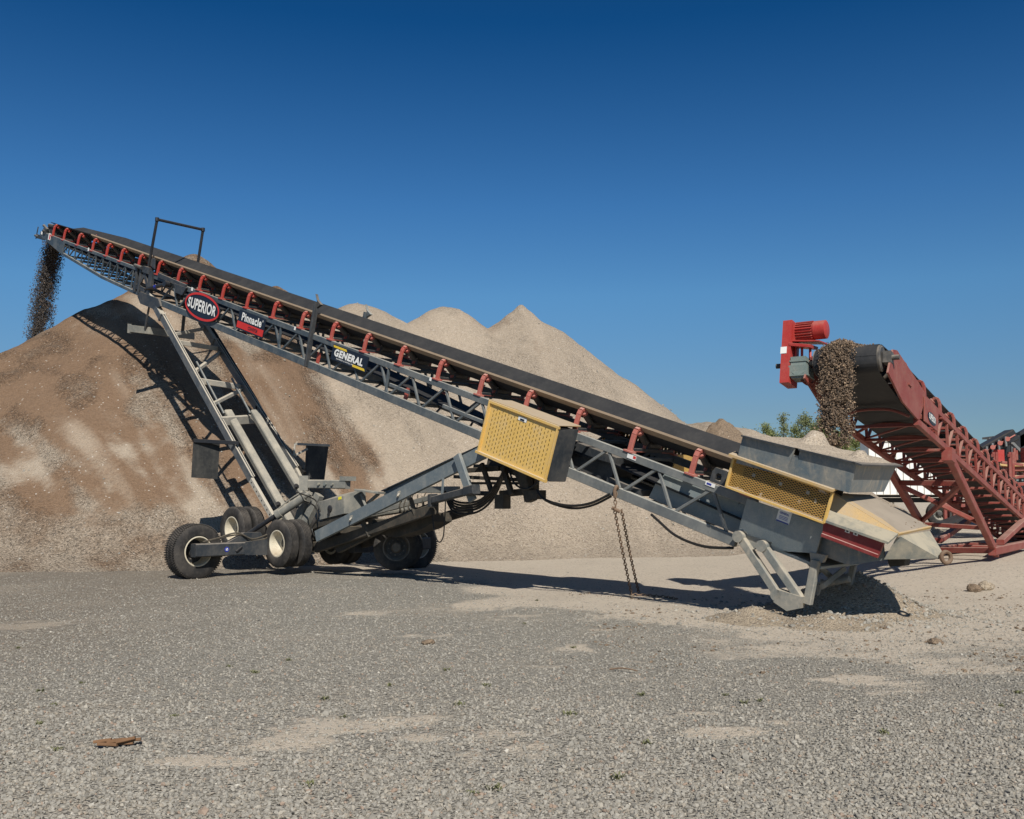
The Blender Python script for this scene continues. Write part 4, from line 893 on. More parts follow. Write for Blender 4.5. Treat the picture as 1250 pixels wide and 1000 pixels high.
# ---------------------------------------------------------------- yellow drive guards
def guard_face(s0, s1, n0, n1, l, mat, name, parent, t=.004):
    o_ = P((s0 + s1) / 2, l, (n0 + n1) / 2); a, b = abs(s1 - s0) / 2, (n1 - n0) / 2
    m = MB(); m.box((0, 0, 0), (a, 0, 0), (0, t / 2, 0), (0, 0, b)); ob = m.build(name, mat, parent, True)
    mm = K.mat((s0 + s1) / 2, l, (n0 + n1) / 2); off = Vector((0, 0, 0)); p = parent
    while p is not None: off += p.location; p = p.parent
    mm.translation -= off; ob.matrix_basis = mm; return ob
for sgn in (-1, 1):
    lf, li = sgn * 1.15, sgn * .645
    s0, s1, n0, n1 = (2.33, 3.99, -1.28, -.36) if sgn < 0 else (1.15, 2.75, -1.22, -.40)
    m = MB(); mid = lambda s: None
    # side walls, back wall and floor of the guard box
    for s in (s0, s1): m.box(P(s, (lf + li) / 2, (n0 + n1) / 2), K.es * .010, K.el * abs(lf - li) / 2, K.en * (n1 - n0) / 2)
    m.box(P((s0 + s1) / 2, (lf + li) / 2, n0), K.es * (s1 - s0) / 2, K.el * abs(lf - li) / 2, K.en * .010)
    go = m.build('drive_guard', M['steel_dark'] if sgn < 0 else M['yellow'], ST)
    m = MB(); m.box(P((s0 + s1) / 2, li + sgn * .05, (n0 + n1) / 2), K.es * (abs(s1 - s0) / 2 - .02), K.el * .008, K.en * ((n1 - n0) / 2 - .02)); m.lathe(P(s0 + (s1 - s0) * .3, li + sgn * .06, (n0 + n1) / 2), K.el * sgn, [(.26, 0), (.26, .12), (.05, .13)], 24); m.lathe(P(s0 + (s1 - s0) * .75, li + sgn * .06, (n0 + n1) / 2), K.el * sgn, [(.16, 0), (.16, .12), (.05, .13)], 24); m.build('black_backed_drive', M['black'], go)  # black panel behind the pulleys is added to keep the slots dark
    guard_face(s0 + .003, s1 - .003, n0 + .012, n1 - .003, lf + sgn * .006, M['slots'], 'slotted_panel', go)
    m = MB(); fl = lf + sgn * .018
    m.beam(P(s0 - .03, fl, n1 + .01), P(s1 + .02, fl, n1 + .01), .05, .05, K.en); m.beam(P(s0 - .02, fl + sgn * .0, n0 - .0), P(s1 + .05, fl, n0 - .0), .07, .05, K.en); m.beam(P(s1 + .0, fl - sgn * .0, n0), P(s1, fl, n1), .035, .06, K.el); m.beam(P(s0, fl, n0), P(s0, fl, n1), .03, .05, K.el)
    m.build('guard_trim', M['yellow'], go)
    m = MB(); m.hexa([P(s0 - .02, lf + sgn * .03, n1 + .03), P(s1 + .03, lf + sgn * .03, n1 + .03), P(s1 + .01, sgn * .62, n1 + .05), P(s0 - .02, sgn * .62, n1 + .05),
                      P(s0 - .05, lf + sgn * .03, n1 + .05), P(s1 + .03, lf + sgn * .03, n1 + .05), P(s1 + .01, sgn * .62, n1 + .07), P(s0 - .02, sgn * .62, n1 + .07)])
    m.build('guard_lid', M['tan'], go)
    if sgn < 0:
        s, n = K.sn(638.5, 512, lf); m = MB(); m.box(P(s, lf - .014, n), K.es * .10, K.el * .002, K.en * .035); do = m.build('warning_decal', M['white'], go)
        m = MB(); m.box(P(s - .0, lf - .018, n - .01), K.es * .05, K.el * .002, K.en * .016); m.build('decal_print', M['navy'], do)
# motor and gearbox inside the truss, seen past the guard
m = MB(); m.box(P(2.1, -.1, -.85), K.es * .5, K.el * .28, K.en * .22); m.tube(P(1.9, .3, -.8), P(1.9, .62, -.8), .2, 18); m.box(P(1.25, -.2, -1.02), K.es * .35, K.el * .3, K.en * .05); m.build('drive_motor', M['steel_dark'], ST)
m = MB(); m.prism([P(.62, -.36, -.60), P(-1.0, -.36, -.60), P(-1.0, -.36, -1.06), P(.80, -.36, -1.06), P(.74, -.36, -.8)], K.el * .02); m.box(P(-.1, -.37, -.60), K.es * .7, K.el * .03, K.en * .012); m.box(P(.75, .1, -1.05), K.es * .12, K.el * .12, K.en * .10); m.beam(P(1.1, .3, -.9), P(.7, .3, -1.2), .05, .05); m.build('inner_skirt', M['galv'], ST)
lg = MB(); s, n = K.sn(877, 586, -.60)   # lifting eye
pts = [(-.13, -.06), (.13, -.06), (.13, .10), (.09, .17), (-.09, .17), (-.13, .10)]; inn = [(-.05, -.01), (.05, -.01), (.05, .07), (.03, .10), (-.03, .10), (-.05, .07)]
for l_ in (-.62, -.585): pass
vo_ = [P(s + a, -.62, n + b) for a, b in pts] + [P(s + a, -.62, n + b) for a, b in inn] + [P(s + a, -.58, n + b) for a, b in pts] + [P(s + a, -.58, n + b) for a, b in inn]
fs = []
for i in range(6):
    j = (i + 1) % 6; fs += [(i, j, 6 + j, 6 + i), (12 + i, 12 + j, 18 + j, 18 + i), (i, j, 12 + j, 12 + i), (6 + i, 6 + j, 18 + j, 18 + i)]
lg.add(vo_, fs); lg.build('lifting_eye', M['steel_dark'], ST)

# ---------------------------------------------------------------- tail: skirts, mesh guard, hopper, nose
m = MB()
sk = [(912, 608.5), (1006, 641), (996, 675.5), (940, 672), (899, 657)]
m.prism([S(*c, -.645) for c in sk], K.el * .03)
m.prism([S(*c, .645) for c in [(920, 612), (1010, 640), (1000, 672), (906, 652)]], K.el * -.03)
m.box(P(-1.7, 0, -1.0), K.es * .7, K.el * .62, K.en * .02)
to = m.build('tail_skirt', M['galv'], ST)
s, n = K.sn(957, 631, -.65); m = MB(); m.box(P(s, -.650, n), K.es * .105, K.el * .003, K.en * .085); so_ = m.build('dealer_decal', M['white'], to)
m = MB(); put_text(m, 'GENERAL', P(s, -.653, n + .045), UX, UY, .15, .03, OUT, .03, 0, 0, .003); m.box(P(s, -.656, n - .078), K.es * .10, K.el * .002, K.en * .008)
for k in range(3): m.box(P(s, -.656, n - .0 - .02 * k), K.es * .07, K.el * .001, K.en * .003)
m.build('decal_print', M['blue'], so_)
m = MB(); m.prism([S(*c, -.68) for c in [(903.5, 651), (941, 662), (938, 668), (920, 671)]], K.el * .03); m.build('gusset_plate', M['foot'], to)
m = MB(); sk2 = [(984, 641), (1010, 636), (1078, 664), (1080, 684), (1036, 690), (996, 676)]
m.prism([S(*c, -.52) for c in sk2], K.el * .03); m.prism([S(*c, .62) for c in sk2], K.el * .03); m.build('tail_boot', M['hopper'], ST)
# expanded-metal guard
m = MB(); e0, e1, lo, hi, lg_ = -.88, -2.44, -.32, .11, -1.012
for a, b in (((e0, lo), (e1, lo)), ((e0, hi), (e1, hi)), ((e0, lo), (e0, hi)), ((e1, lo), (e1, hi))): m.beam(P(a[0], lg_, a[1]), P(b[0], lg_, b[1]), .035, .045, K.el)
m.box(P(e0, -.81, -.11), K.es * .01, K.el * .19, K.en * .21); g = m.build('mesh_guard', M['yellow'], ST)
guard_face(-.90, -2.42, -.31, .10, -1.0, M['expanded'], 'mesh_panel', g)
m = MB(); m.box(P(-1.66, -.66, -.10), K.es * .76, K.el * .012, K.en * .24); m.tube(P(-1.3, -.9, -.12), P(-1.3, -.67, -.12), .13, 16); m.tube(P(-2.0, -.9, -.12), P(-2.0, -.67, -.12), .15, 16); m.build('dark_mesh_backing', M['chassis'], ST)  # dark backing added behind the mesh so its holes look unlit
m = MB()
for s_ in (-1.25, -1.68, -2.1): m.box(P(s_, -1.008, -.02 - .03 * (s_ + 1.7)), K.es * .022, K.el * .004, K.en * .022)
m.build('guard_clip', M['cream'], g)
m = MB(); m.hexa([P(-.84, -1.12, .125), P(-2.48, -1.12, .125), P(-2.48, -.96, .16), P(-.84, -.96, .16), P(-.84, -1.12, .16), P(-2.48, -1.12, .16), P(-2.48, -.96, .20), P(-.84, -.96, .20)])
m.build('guard_top', M['tan'], ST)
# hopper: four flared walls
def wall(mb, a, b, c, d, t): mb.hexa([a, b, c, d, a + t, b + t, c + t, d + t])
m = MB()
ntop = lambda s: .45 - (s + .97) * .088
A0, A1 = S(906.6, 533, -1.12), S(1046, 566.5, -1.12); B1 = S(1036, 601.6, -1.07); B0 = A0 + (B1 - A1)
C1 = S(1095, 568, .85); C0 = A0 + (C1 - A1); D1 = at_plane(1079, 600.5, A1, (C1 - A1).cross(B1 - A1).normalized()); D0 = B0 + (D1 - B1)
nA = A0 + (A1 - A0) * .478; nB = A0 + (A1 - A0) * .522; nC = A0 + (A1 - A0) * .49 - K.en * .14
dmid = lambda t: B0 + (B1 - B0) * t
wall(m, A0, nA, dmid(.46), B0, K.el * .02); wall(m, nB, A1, B1, dmid(.54), K.el * .02); wall(m, nA - K.en * .08, nB - K.en * .08, dmid(.54), dmid(.46), K.el * .02)
wall(m, A1, C1, D1, B1, K.es * .02); wall(m, C0, C1, D1, D0, K.el * -.02); wall(m, A0, C0, D0, B0, K.es * -.02)
lip = MB()
for a, b in ((A0, nA), (nB, A1)): lip.hexa([a - K.en * .0 - K.el * .055, b - K.el * .055, b + K.el * .06, a + K.el * .06, a - K.el * .055 + K.en * .02, b - K.el * .055 + K.en * .02, b + K.el * .06 + K.en * .02, a + K.el * .06 + K.en * .02])
lip.hexa([A1 - K.es * .09 - K.el * .055, C1 - K.es * .09, C1 + K.es * .04, A1 + K.es * .04 - K.el * .055, A1 - K.es * .09 - K.el * .055 + K.en * .022, C1 - K.es * .09 + K.en * .022, C1 + K.es * .04 + K.en * .022, A1 + K.es * .04 - K.el * .055 + K.en * .022])
ho_ = m.build('feed_hopper', M['hopper'], ST); lip.build('hopper_lip', M['steel_dark'], ho_)
# tail slab, slanted plates and the red door
m = MB(); T = [S(1015.5, 602, -.80), S(1062, 604, .50), S(1136, 643, .62), S(1096.5, 651.5, -.72)]
d = V(0, 0, -.05); m.hexa([p + d for p in T] + T); tcv = m.build('tail_cover', M['slab'], ST)
up_ = (T[1] - T[0]).cross(T[3] - T[0]).normalized(); up_ = up_ if up_.z > 0 else -up_
m = MB(); q = [T[0], T[0] + (T[1] - T[0]) * .42, T[3] + (T[2] - T[3]) * .06, T[3]]; m.hexa([p - up_ * .045 for p in q] + [p + up_ * .006 for p in q]); m.beam(T[3] - up_ * .02, T[2] - up_ * .02, .03, .06, up_); m.prism([T[0], S(1010.5, 622, -.90), T[3]], K.el * .03); m.build('cover_edge', M['ochre'], tcv)
m = MB(); U = [S(1010.5, 622, -.90), T[3], S(1084.5, 662, -1.02), S(1004, 634, -1.02)]; d = K.en * -.03; m.hexa([p + d for p in U] + [p + K.en * .002 for p in U]); m.build('tail_side_slope', M['nose'], ST)
m = MB(); W4 = [S(1005.5, 636, -.95), S(1079, 662, -.95), S(1072, 679, -.95), S(1003.5, 653, -.95)]; m.hexa(W4 + [p + K.el * .05 for p in W4]); m.beam(W4[3], W4[2], .06, .05, K.en); rd = m.build('red_access_door', M['darkred'], ST)
for px in (1035, 1045): 
    m = MB(); c = at_plane(px, 647.5 + (px - 1035) * .32, W4[0], K.el) - K.el * .004; m.box(c, K.es * .032, K.el * .003, K.en * .032); do = m.build('door_decal', M['white'], rd); m = MB(); m.box(c - K.el * .004, K.es * .014, K.el * .002, K.en * .022); m.build('decal_print', M['black'], do)
m = MB(); nb = [S(1080, 683, -.66), S(1147, 682, -.02), S(1080, 683, .0) + K.el * .62, None]
a0, a1, a2, a3 = S(1096, 653, -.68), S(1135, 648, .58), S(1151, 675, .10), S(1147, 682, -.06)
b0 = S(1079, 683, -.66); b1 = b0 + K.el * 1.2
m.add([a0, a1, a2, a3, b0, b1], [(0, 1, 2), (0, 2, 3), (0, 3, 4), (1, 5, 2), (2, 5, 3), (3, 5, 4), (0, 4, 5, 1)]); no = m.build('tail_nose', M['nose'], ST)
m = MB(); rc = S(1155, 680.5, -.02); axr = V(.25, -1, .1).normalized(); aa = V(0, 0, 1).cross(axr).normalized(); bb = axr.cross(aa)
vs = []; fs = []
for i in range(20):
    th = 2 * math.pi * i / 20; rdv = aa * math.cos(th) + bb * math.sin(th)
    for j in range(8): ph = 2 * math.pi * j / 8; vs.append(rc + rdv * (.072 + .028 * math.cos(ph)) + axr * .028 * math.sin(ph))
for i in range(20):
    for j in range(8): fs.append((i * 8 + j, i * 8 + (j + 1) % 8, ((i + 1) % 20) * 8 + (j + 1) % 8, ((i + 1) % 20) * 8 + j))
m.add(vs, fs); m.build('tow_ring', M['rustchain'], no)
m = MB(); m.prism([S(1083, 683, .1), S(1105, 682, .1), S(1104, 691, .1), S(1086, 692, .1)], K.el * .18); m.build('rubber_bumper', M['flap'], no)
# stands
m = MB()
def two(a, b, l, r): m.tube(S(*a, l), S(*b, l), r, 12)
m.beam(S(903.5, 655, -.72), S(950, 726, -.72), .115, .10, K.el); m.beam(S(932, 666.5, -.72), S(977, 731, -.72), .115, .10, K.el)
for a in ((903.5, 655), (932, 666.5), (950, 726)): q = S(*a, -.72); m.tube(q - K.el * .08, q + K.el * .08, .085, 14)
m.beam(S(996, 684, -.66), S(986, 737, -.66), .115, .10, K.el); m.prism([S(988, 674, -.66), S(1008, 678, -.66), S(1004, 687, -.66), S(990, 687, -.66)], K.el * .08)
m.prism([S(949, 720, -.80), S(979, 729, -.80), S(975, 743, -.80), S(960, 746, -.80), S(944, 735, -.80)], K.el * .16)
two((991, 716.5), (1037, 707), .0, .045)
m.beam(S(1042, 690, .62), S(1035.5, 720, .62), .08, .08, K.el); m.beam(S(999, 690, -.4), S(1022, 712, .5), .07, .07, K.el); m.beam(S(1030, 695, .4), S(1004, 716, -.5), .07, .07, K.el); m.beam(S(1001, 714, -.3), S(997, 726, -.3), .06, .06, K.el)
two((980, 676), (1000, 700), .5, .05); m.build('tail_stand', M['foot'], ST)
m = MB(); m.lathe(P(-2.6, -.40, -.66), K.el, [(.15, 0), (.15, .8)], 20); m.build('tail_pulley', M['roller'], ST)

# ================================================================== DIRT ON THE HOPPER
def hp_(t, u): return (A0 + (A1 - A0) * t) * (1 - u) + (C0 + (C1 - C0) * t) * u
n1_, n2_ = 56, 40; vs = []; tt, uu = np.meshgrid(np.linspace(0.01, .995, n1_), np.linspace(.0, 1, n2_))
nz = fbm(tt * 5, uu * 5, 4, 71)
hh = .02 + .045 * sstep(0, .3, uu) * sstep(1, .7, uu) * sstep(0, .12, tt) * sstep(1.0, .9, tt) + .10 * (nz - .5) * sstep(0, .2, uu) * sstep(0, .1, tt) * sstep(1, .95, tt)
hh = hh + .15 * sstep(.17, .04, np.hypot((tt - .40) / .9, (uu - .55) * .8)) * (.65 + .7 * nz) + .09 * sstep(.09, .02, np.hypot(tt - .88, (uu - .35) * .8))
v = np.array([list(hp_(t, u) + K.en * h) for t, u, h in zip(tt.ravel(), uu.ravel(), hh.ravel())])
i = np.arange(n1_ * n2_).reshape(n2_, n1_); f = np.stack([i[:-1, :-1], i[:-1, 1:], i[1:, 1:], i[1:, :-1]], -1).reshape(-1, 4)
tag(np_mesh('dirt_heap', v, f, M['hopdirt']), 'pale dusty heap of dirt filling the open top of the feed hopper', 'dirt')
N = 170; a_, b_ = rng.random(N), rng.random(N); kk = (fbm(a_ * 4, b_ * 4, 3, 91) > .47); a_, b_ = a_[kk], b_[kk]
pos = np.array([list((T_[0] * (1 - u) + T_[1] * u) * (1 - v_) + (T_[3] * (1 - u) + T_[2] * u) * v_) for T_ in [[S(1035, 603, .0), S(1062, 604, .50), S(1136, 643, .62), S(1099, 650, -.62)]] for u, v_ in zip(a_, b_)])
tag(stones('spilled_grit', pos, .008 + .02 * rng.random(len(pos)) ** 3, M['clod'], .7), 'dark crumbs of grit spilled on the sloping tail cover', 'grit', kind='stuff')
# spilled heap round the tail stand
hc_ = S(1046, 689, .1); nn = 90; U, W_ = np.meshgrid(np.linspace(-2.6, 2.6, nn), np.linspace(-2.3, 2.3, nn))
d = np.hypot(U * (1 - .22 * (U < 0)), W_ * 1.02); hz = .66 - .58 * (np.sqrt(d * d + .02) - .14)
d2_ = np.hypot(U + 1.75, W_ + .95); hz = np.maximum(hz, .26 - .34 * d2_); d3_ = np.hypot(U + .9, W_ + 1.45); hz = np.maximum(hz, .24 - .30 * d3_)
hz = np.where(hz < .2, .2 - .16 * np.log1p(np.maximum(.2 - hz, 0) / .16), hz) + .05 * (fbm(U * 2.2, W_ * 2.2, 4, 81) - .5) - .075
hx, hy = hc_.x + .28 + U, hc_.y + .95 + W_; 
v = np.stack([hx, hy, ground_h(hx, hy) + hz], -1).reshape(-1, 3); i = np.arange(nn * nn).reshape(nn, nn); f = np.stack([i[:-1, :-1], i[:-1, 1:], i[1:, 1:], i[1:, :-1]], -1).reshape(-1, 4); f = f[(hz[:-1, :-1] > -.09).ravel()]
tag(np_mesh('spilled_gravel_heap', v, f, M['heap']), 'low grey heap of spilled gravel around the feet under the hopper', 'gravel pile')

N = 2600; xx = hc_.x + .3 + rng.normal(size=N) * 1.25; yy = hc_.y + .5 + rng.normal(size=N) * 1.0
i_ = np.clip(((xx - hx[0, 0]) / (hx[0, 1] - hx[0, 0])).astype(int), 0, nn - 1); j_ = np.clip(((yy - hy[0, 0]) / (hy[1, 0] - hy[0, 0])).astype(int), 0, nn - 1)
inside = (xx > hx[0, 0]) & (xx < hx[0, -1]) & (yy > hy[0, 0]) & (yy < hy[-1, 0]); zz = ground_h(xx, yy) + np.where(inside, np.maximum(hz[j_, i_], 0), 0)
sz = .010 + .030 * rng.random(N) ** 4
tag(stones('spilled_stones', np.stack([xx, yy, zz + sz * .2], -1), sz, M['stones'], .8), 'coarse pale stones spilled over the heap under the hopper', 'stones', kind='stuff')

# ================================================================== TOW CHAIN
def chain_run(mb, pts, pitch=.066, wire=.0095, w_=.024):
    L = [0]; 
    for a, b in zip(pts, pts[1:]): L.append(L[-1] + (b - a).length)
    k = 0; s = 0
    while s < L[-1] - 1e-6:
        i = max(j for j in range(len(L)) if L[j] <= s + 1e-9); i = min(i, len(pts) - 2)
        t = (s - L[i]) / (L[i + 1] - L[i]); c = pts[i] + (pts[i + 1] - pts[i]) * t; d = (pts[i + 1] - pts[i]).normalized()
        a = d.cross(V(.3, .9, .1)).normalized(); b = d.cross(a); u = a if k % 2 else b
        loop = [c + d * (math.sin(th) * (pitch * .5 + (.008 if True else 0))) + u * (math.cos(th) * w_) for th in [2 * math.pi * q / 8 for q in range(8)]]
        nrm = d.cross(u); vs = []; fs = []
        for q, p in enumerate(loop):
            rd = (p - c).normalized()
            vs += [p + rd * wire, p + nrm * wire, p - rd * wire, p - nrm * wire]
        for q in range(8):
            for r in range(4): fs.append((q * 4 + r, q * 4 + (r + 1) % 4, ((q + 1) % 8) * 4 + (r + 1) % 4, ((q + 1) % 8) * 4 + r))
        mb.add(vs, fs); s += pitch; k += 1
ct = S(752, 600, -.66); hk = S(751.5, 622, -.68); e1 = ground_pt(771, 726, .03); e2 = ground_pt(776, 724, .03)
m = MB(); chain_run(m, [ct + V(0, 0, .02), S(751, 610, -.69), hk])
def sagl(a, b, dz): return [a + (b - a) * t + V(0, 0, -dz * math.sin(math.pi * t)) for t in np.linspace(0, 1, 9)]
chain_run(m, sagl(hk + V(-.02, -.02, 0), e1, .03)); chain_run(m, sagl(hk + V(.10, .02, -.03), e2 + V(.06, .04, 0), .05)); chain_run(m, [e1, ground_pt(792, 727, .025), ground_pt(812, 729, .02), ground_pt(826, 731, .02)])
CH = thing('hanging_chain', V(e1.x, e1.y, 0), 'rusty steel chain hanging doubled from the lower rail of the grey conveyor to the ground', 'chain')
m.build('chain_links', M['rustchain'], CH)
m = MB(); m.tube(hk - K.es * -.0 + V(-.06, 0, .03), hk + V(.07, 0, -.04), .03, 8); m.build('chain_toggle', M['rustchain'], CH); m = MB(); m.pipe([ct + V(.03, 0, .05), ct + V(0, -.05, .08), ct + V(-.03, -.06, .0), ct + V(-.02, -.04, -.10)], .028, 8); m.build('chain_hook', M['rustchain'], CH)

# ================================================================== RED FEED CONVEYOR
PR, SR = Q.P, Q.S
rb = Q.P(-6, 0, 0); rb.z = .3
RC = thing('feed_conveyor', rb, 'faded red conveyor at right dropping dirt into the feed hopper', 'conveyor')
s_h0, n_h0 = Q.sn(1146, 504.6, -.6); s_e, n_e = Q.sn(1250, 611, -.6); s_b0, n_b0 = Q.sn(1118, 513, -.6); s_b1, n_b1 = Q.sn(1248, 634, -.6)
ntop_ = (n_h0 + n_e) / 2; nbot = (n_b0 + n_b1) / 2
TAIL = -24.0; s_h0 = Q.sn(1095, 455, -.6)[0]; print('RED', ntop_, nbot, n_h0, n_e, s_b0, s_h0)
m = MB()
for l in (-.6, .6):
    m.beam(PR(s_h0 - .2, l, ntop_), PR(TAIL, l, ntop_), .07, .10, Q.en); m.beam(PR(s_b0, l, nbot), PR(TAIL, l, nbot), .08, .12, Q.en)
    for k in range(24):
        s = s_b0 - .5 - k * .95; m.beam(PR(s, l, ntop_ - .05), PR(s - .12, l, nbot + .05), .045, .05, Q.el); m.beam(PR(s - .12, l, nbot + .05), PR(s - .55, l, ntop_ - .05), .045, .05, Q.el)
for k in range(18):
    s = s_b0 - .2 - k * 1.1; m.beam(PR(s, -.56, nbot - .01), PR(s, .56, nbot - .01), .05, .05, Q.en)
    if k < 6: m.pipe([PR(s + .5, -.57, nbot + .02), PR(s + .55, -.25, nbot + .14), PR(s + .55, .25, nbot + .14), PR(s + .5, .57, nbot + .02)], .025, 6)
    m.beam(PR(s + .5, -.56, ntop_), PR(s + .5, .56, ntop_), .05, .05, Q.en)
    m.beam(PR(s, -.56, nbot + .015), PR(s - 1.1, .56, nbot + .015), .035, .03, Q.en)
hpoly = [(1087, 427), (1092, 428), (1128, 482), (1119, 514), (1099, 491), (1081, 455)]
hsn = [Q.sn(*c, -.6) for c in hpoly]
for l, sg in ((-.64, 1), (.64, -1)): m.prism([PR(s, l, n) for s, n in hsn], Q.el * .03 * sg)
m.build('truss', M['red'], RC)
# belt and head pulley
pc = at_plane(1077, 437.5, PR(0, -.5, 0), Q.el); ps, pn = (pc - Q.O).dot(Q.es), (pc - Q.O).dot(Q.en); pr = .205
m = MB(); m.lathe(PR(ps, -.5, pn), Q.el, [(pr * .35, -.012), (pr * .86, -.012), (pr * .93, .0), (pr, .0), (pr, 1.0), (pr * .3, 1.0)], 32); m.tube(PR(ps, -.75, pn), PR(ps, 1.15, pn), .04, 12)
m.box(PR(ps, -.585, pn), Q.es * .09, Q.el * .06, Q.en * .09); m.build('head_pulley', M['hub'], RC)
m = MB()
path = [(ps + math.sin(t) * (pr + .016), pn + math.cos(t) * (pr + .016)) for t in np.linspace(0, math.pi * .96, 18)] + [(s_b0, (ntop_ * .35 + nbot * .65)), (s_b0 - 8, (ntop_ * .5 + nbot * .5)), (TAIL, (ntop_ * .5 + nbot * .5))]
for a, b in zip(path, path[1:]):
    q = [PR(a[0], -.47, a[1]), PR(b[0], -.47, b[1]), PR(b[0], .47, b[1]), PR(a[0], .47, a[1])]; d = Q.en * .012
    m.hexa([x - d for x in q] + q)
ztop = pn + pr + .016; sec = [(-.49, .04), (-.17, -.18), (.17, -.18), (.49, .04)]
def rrow(s, k): return [PR(s, a, b * k + ztop * (1 - k) + .0 * k) for a, b in sec]
st = [(ps, 0.0), (ps - 1.6, 1.0), (TAIL, 1.0)]
for (a, ka), (b, kb) in zip(st, st[1:]):
    ra, rb_ = rrow(a, ka), rrow(b, kb)
    for i in range(3):
        q = [ra[i], rb_[i], rb_[i + 1], ra[i + 1]]; d = Q.en * .015; m.hexa([x - d for x in q] + q)
m.build('belt', M['rubber'], RC)
idlers(Q, [-k * 1.2192 * 1.025 for k in range(17)], [0] * 17, M['red'], RC, rb)
# support legs
m = MB(); gz = .34
def leg2(a, b, l): 
    p, q = SR(*a, l), SR(*b, l); m.beam(p, q, .17, .12, Q.el); return p, q
n0_, n1_ = leg2((1158, 556), (1216, 676), -.66); f0_, f1_ = leg2((1084, 570), (1146, 676), .66)
m.box(n0_, Q.es * .16, Q.el * .09, Q.en * .12)
def mixp(p, t): return p[0] + (p[1] - p[0]) * t
NL, FL = (n0_, n1_), (f0_, f1_)
for tn, tf, w_ in ((.25, .16, .11), (.70, .62, .09), (.96, .95, .13)): m.beam(mixp(NL, tn), mixp(FL, tf), .14, w_, V(0, 0, 1))
m.beam(mixp(NL, .25), mixp(FL, .60), .08, .09, V(0, 0, 1)); m.beam(mixp(NL, .66), mixp(FL, .18), .08, .09, V(0, 0, 1))
for p in (n1_, f1_): m.beam(p + Q.es * .5, p - Q.pu * 5.0 + V(0, 0, .02), .16, .18, V(0, 0, 1))
q0 = SR(1221, 662, -.66); q1 = SR(1256, 630, -.66); m.beam(q0, q1, .12, .16, Q.el); qf = q0 + Q.el * 1.3; m.beam(qf, qf + (q1 - q0), .12, .16, Q.el)
for k in range(1, 4): p = n1_ - Q.pu * (k * 1.3); m.beam(p, p + Q.el * 1.32, .12, .12, V(0, 0, 1))
m.build('support_frame', M['red'], RC)
# sign on the side
sgp = [Q.sn(*c, -.66) for c in [(1128.6, 484), (1145.5, 501), (1144.6, 527), (1128.6, 514)]]
m = MB(); m.prism([PR(s, -.665, n) for s, n in sgp], Q.el * .02); sgo = m.build('maker_sign', M['red'], RC)
s, n = Q.sn(1137, 511.5, -.66); k = 24
pe = [PR(s + .32 * math.cos(2 * math.pi * i / k), -.672, n + .10 * math.sin(2 * math.pi * i / k)) for i in range(k)]
m = MB(); m.prism(pe, Q.el * .004); oo = m.build('oval_emblem', M['navy'], sgo); m = MB(); put_text(m, 'SUPERIOR', PR(s, -.672, n + .01), -Q.es, Q.en, .50, .10, -Q.el, .03, 0, .2, .006); m.build('lettering', M['white'], oo)
# drive: guard, motor, gearbox
def onS(px, py, s): return at_plane(px, py, PR(s, 0, 0), Q.es)
ds = ps
gt, gb = onS(961.5, 391, ds + .16), onS(957, 467, ds + .16)
m = MB(); up = (gt - gb).normalized(); m.box((gt + gb) / 2 - Q.es * .20, Q.es * .20, Q.el * .075, up * (gt - gb).length / 2); dg_ = m.build('belt_guard', M['redbright'], RC)
m = MB(); c = onS(956.5, 427.5, ds + .165); m.box(c, Q.es * .003, Q.el * .05, up * .055); m.build('guard_decal', M['white'], dg_)
mc0, mc1 = onS(970, 406, ds - .12), onS(1010, 402, ds - .12); dm = (mc1 - mc0).normalized(); Lm = (mc1 - mc0).length
m = MB(); m.lathe(mc0, dm, [(.06, 0), (.135, .02), (.135, Lm * .62), (.15, Lm * .63), (.15, Lm * .97), (.12, Lm), (.01, Lm + .005)], 24)
for i in range(22):
    th = 2 * math.pi * i / 22; a = dm.orthogonal().normalized(); b = dm.cross(a); rd = a * math.cos(th) + b * math.sin(th); m.box(mc0 + dm * Lm * .34 + rd * .145, dm * Lm * .26, rd.cross(dm) * .005, rd * .016)
m.build('electric_motor', M['redbright'], RC)
m = MB(); c0 = onS(967, 418, ds - .1); c1 = onS(1005, 418, ds - .1); m.beam(c0, c1, .42, .02, V(0, 0, 1)); c2 = onS(968, 422, ds); c3 = onS(994, 424, ds); m.beam(c2, c3, .35, .05, V(0, 0, 1))
for px in (971, 979, 989): m.beam(onS(px, 421, ds), onS(px, 437, ds), .03, .05, V(0, 1, 0))
m.build('motor_mount', M['redbright'], RC)
gc = onS(978, 451, ds); m = MB(); m.box(gc, Q.es * .14, Q.el * .12, V(0, 0, .17)); m.box(gc - V(0, 0, .05), Q.es * .16, Q.el * .15, V(0, 0, .08)); m.box(gc + V(0, 0, .10), Q.es * .155, Q.el * .135, V(0, 0, .012)); m.box(gc - V(0, 0, .13), Q.es * .17, Q.el * .16, V(0, 0, .012)); m.tube(gc + V(0, 0, .17), gc + V(0, 0, .20), .05, 10); m.box(gc + Q.el * .12 + V(0, 0, .04), Q.es * .05, Q.el * .01, V(0, 0, .05)); m.tube(gc - Q.es * .15, gc + Q.es * .15, .13, 16); m.tube(gc, PR(ps, .75, pn), .06, 12); m.tube(gc - Q.el * -.2, gc, .05, 10); m.build('gearbox', M['gear'], RC)
m = MB(); m.pipe([gc - V(0, 0, .17), gc - V(0, 0, .25) - Q.el * .1, PR(ps - .2, .6, pn - .25)], .02, 6); m.beam(PR(ps + .05, .62, pn - .05), PR(ps - .6, .64, pn - .35), .03, .22, Q.en); m.build('torque_arm', M['red'], RC)

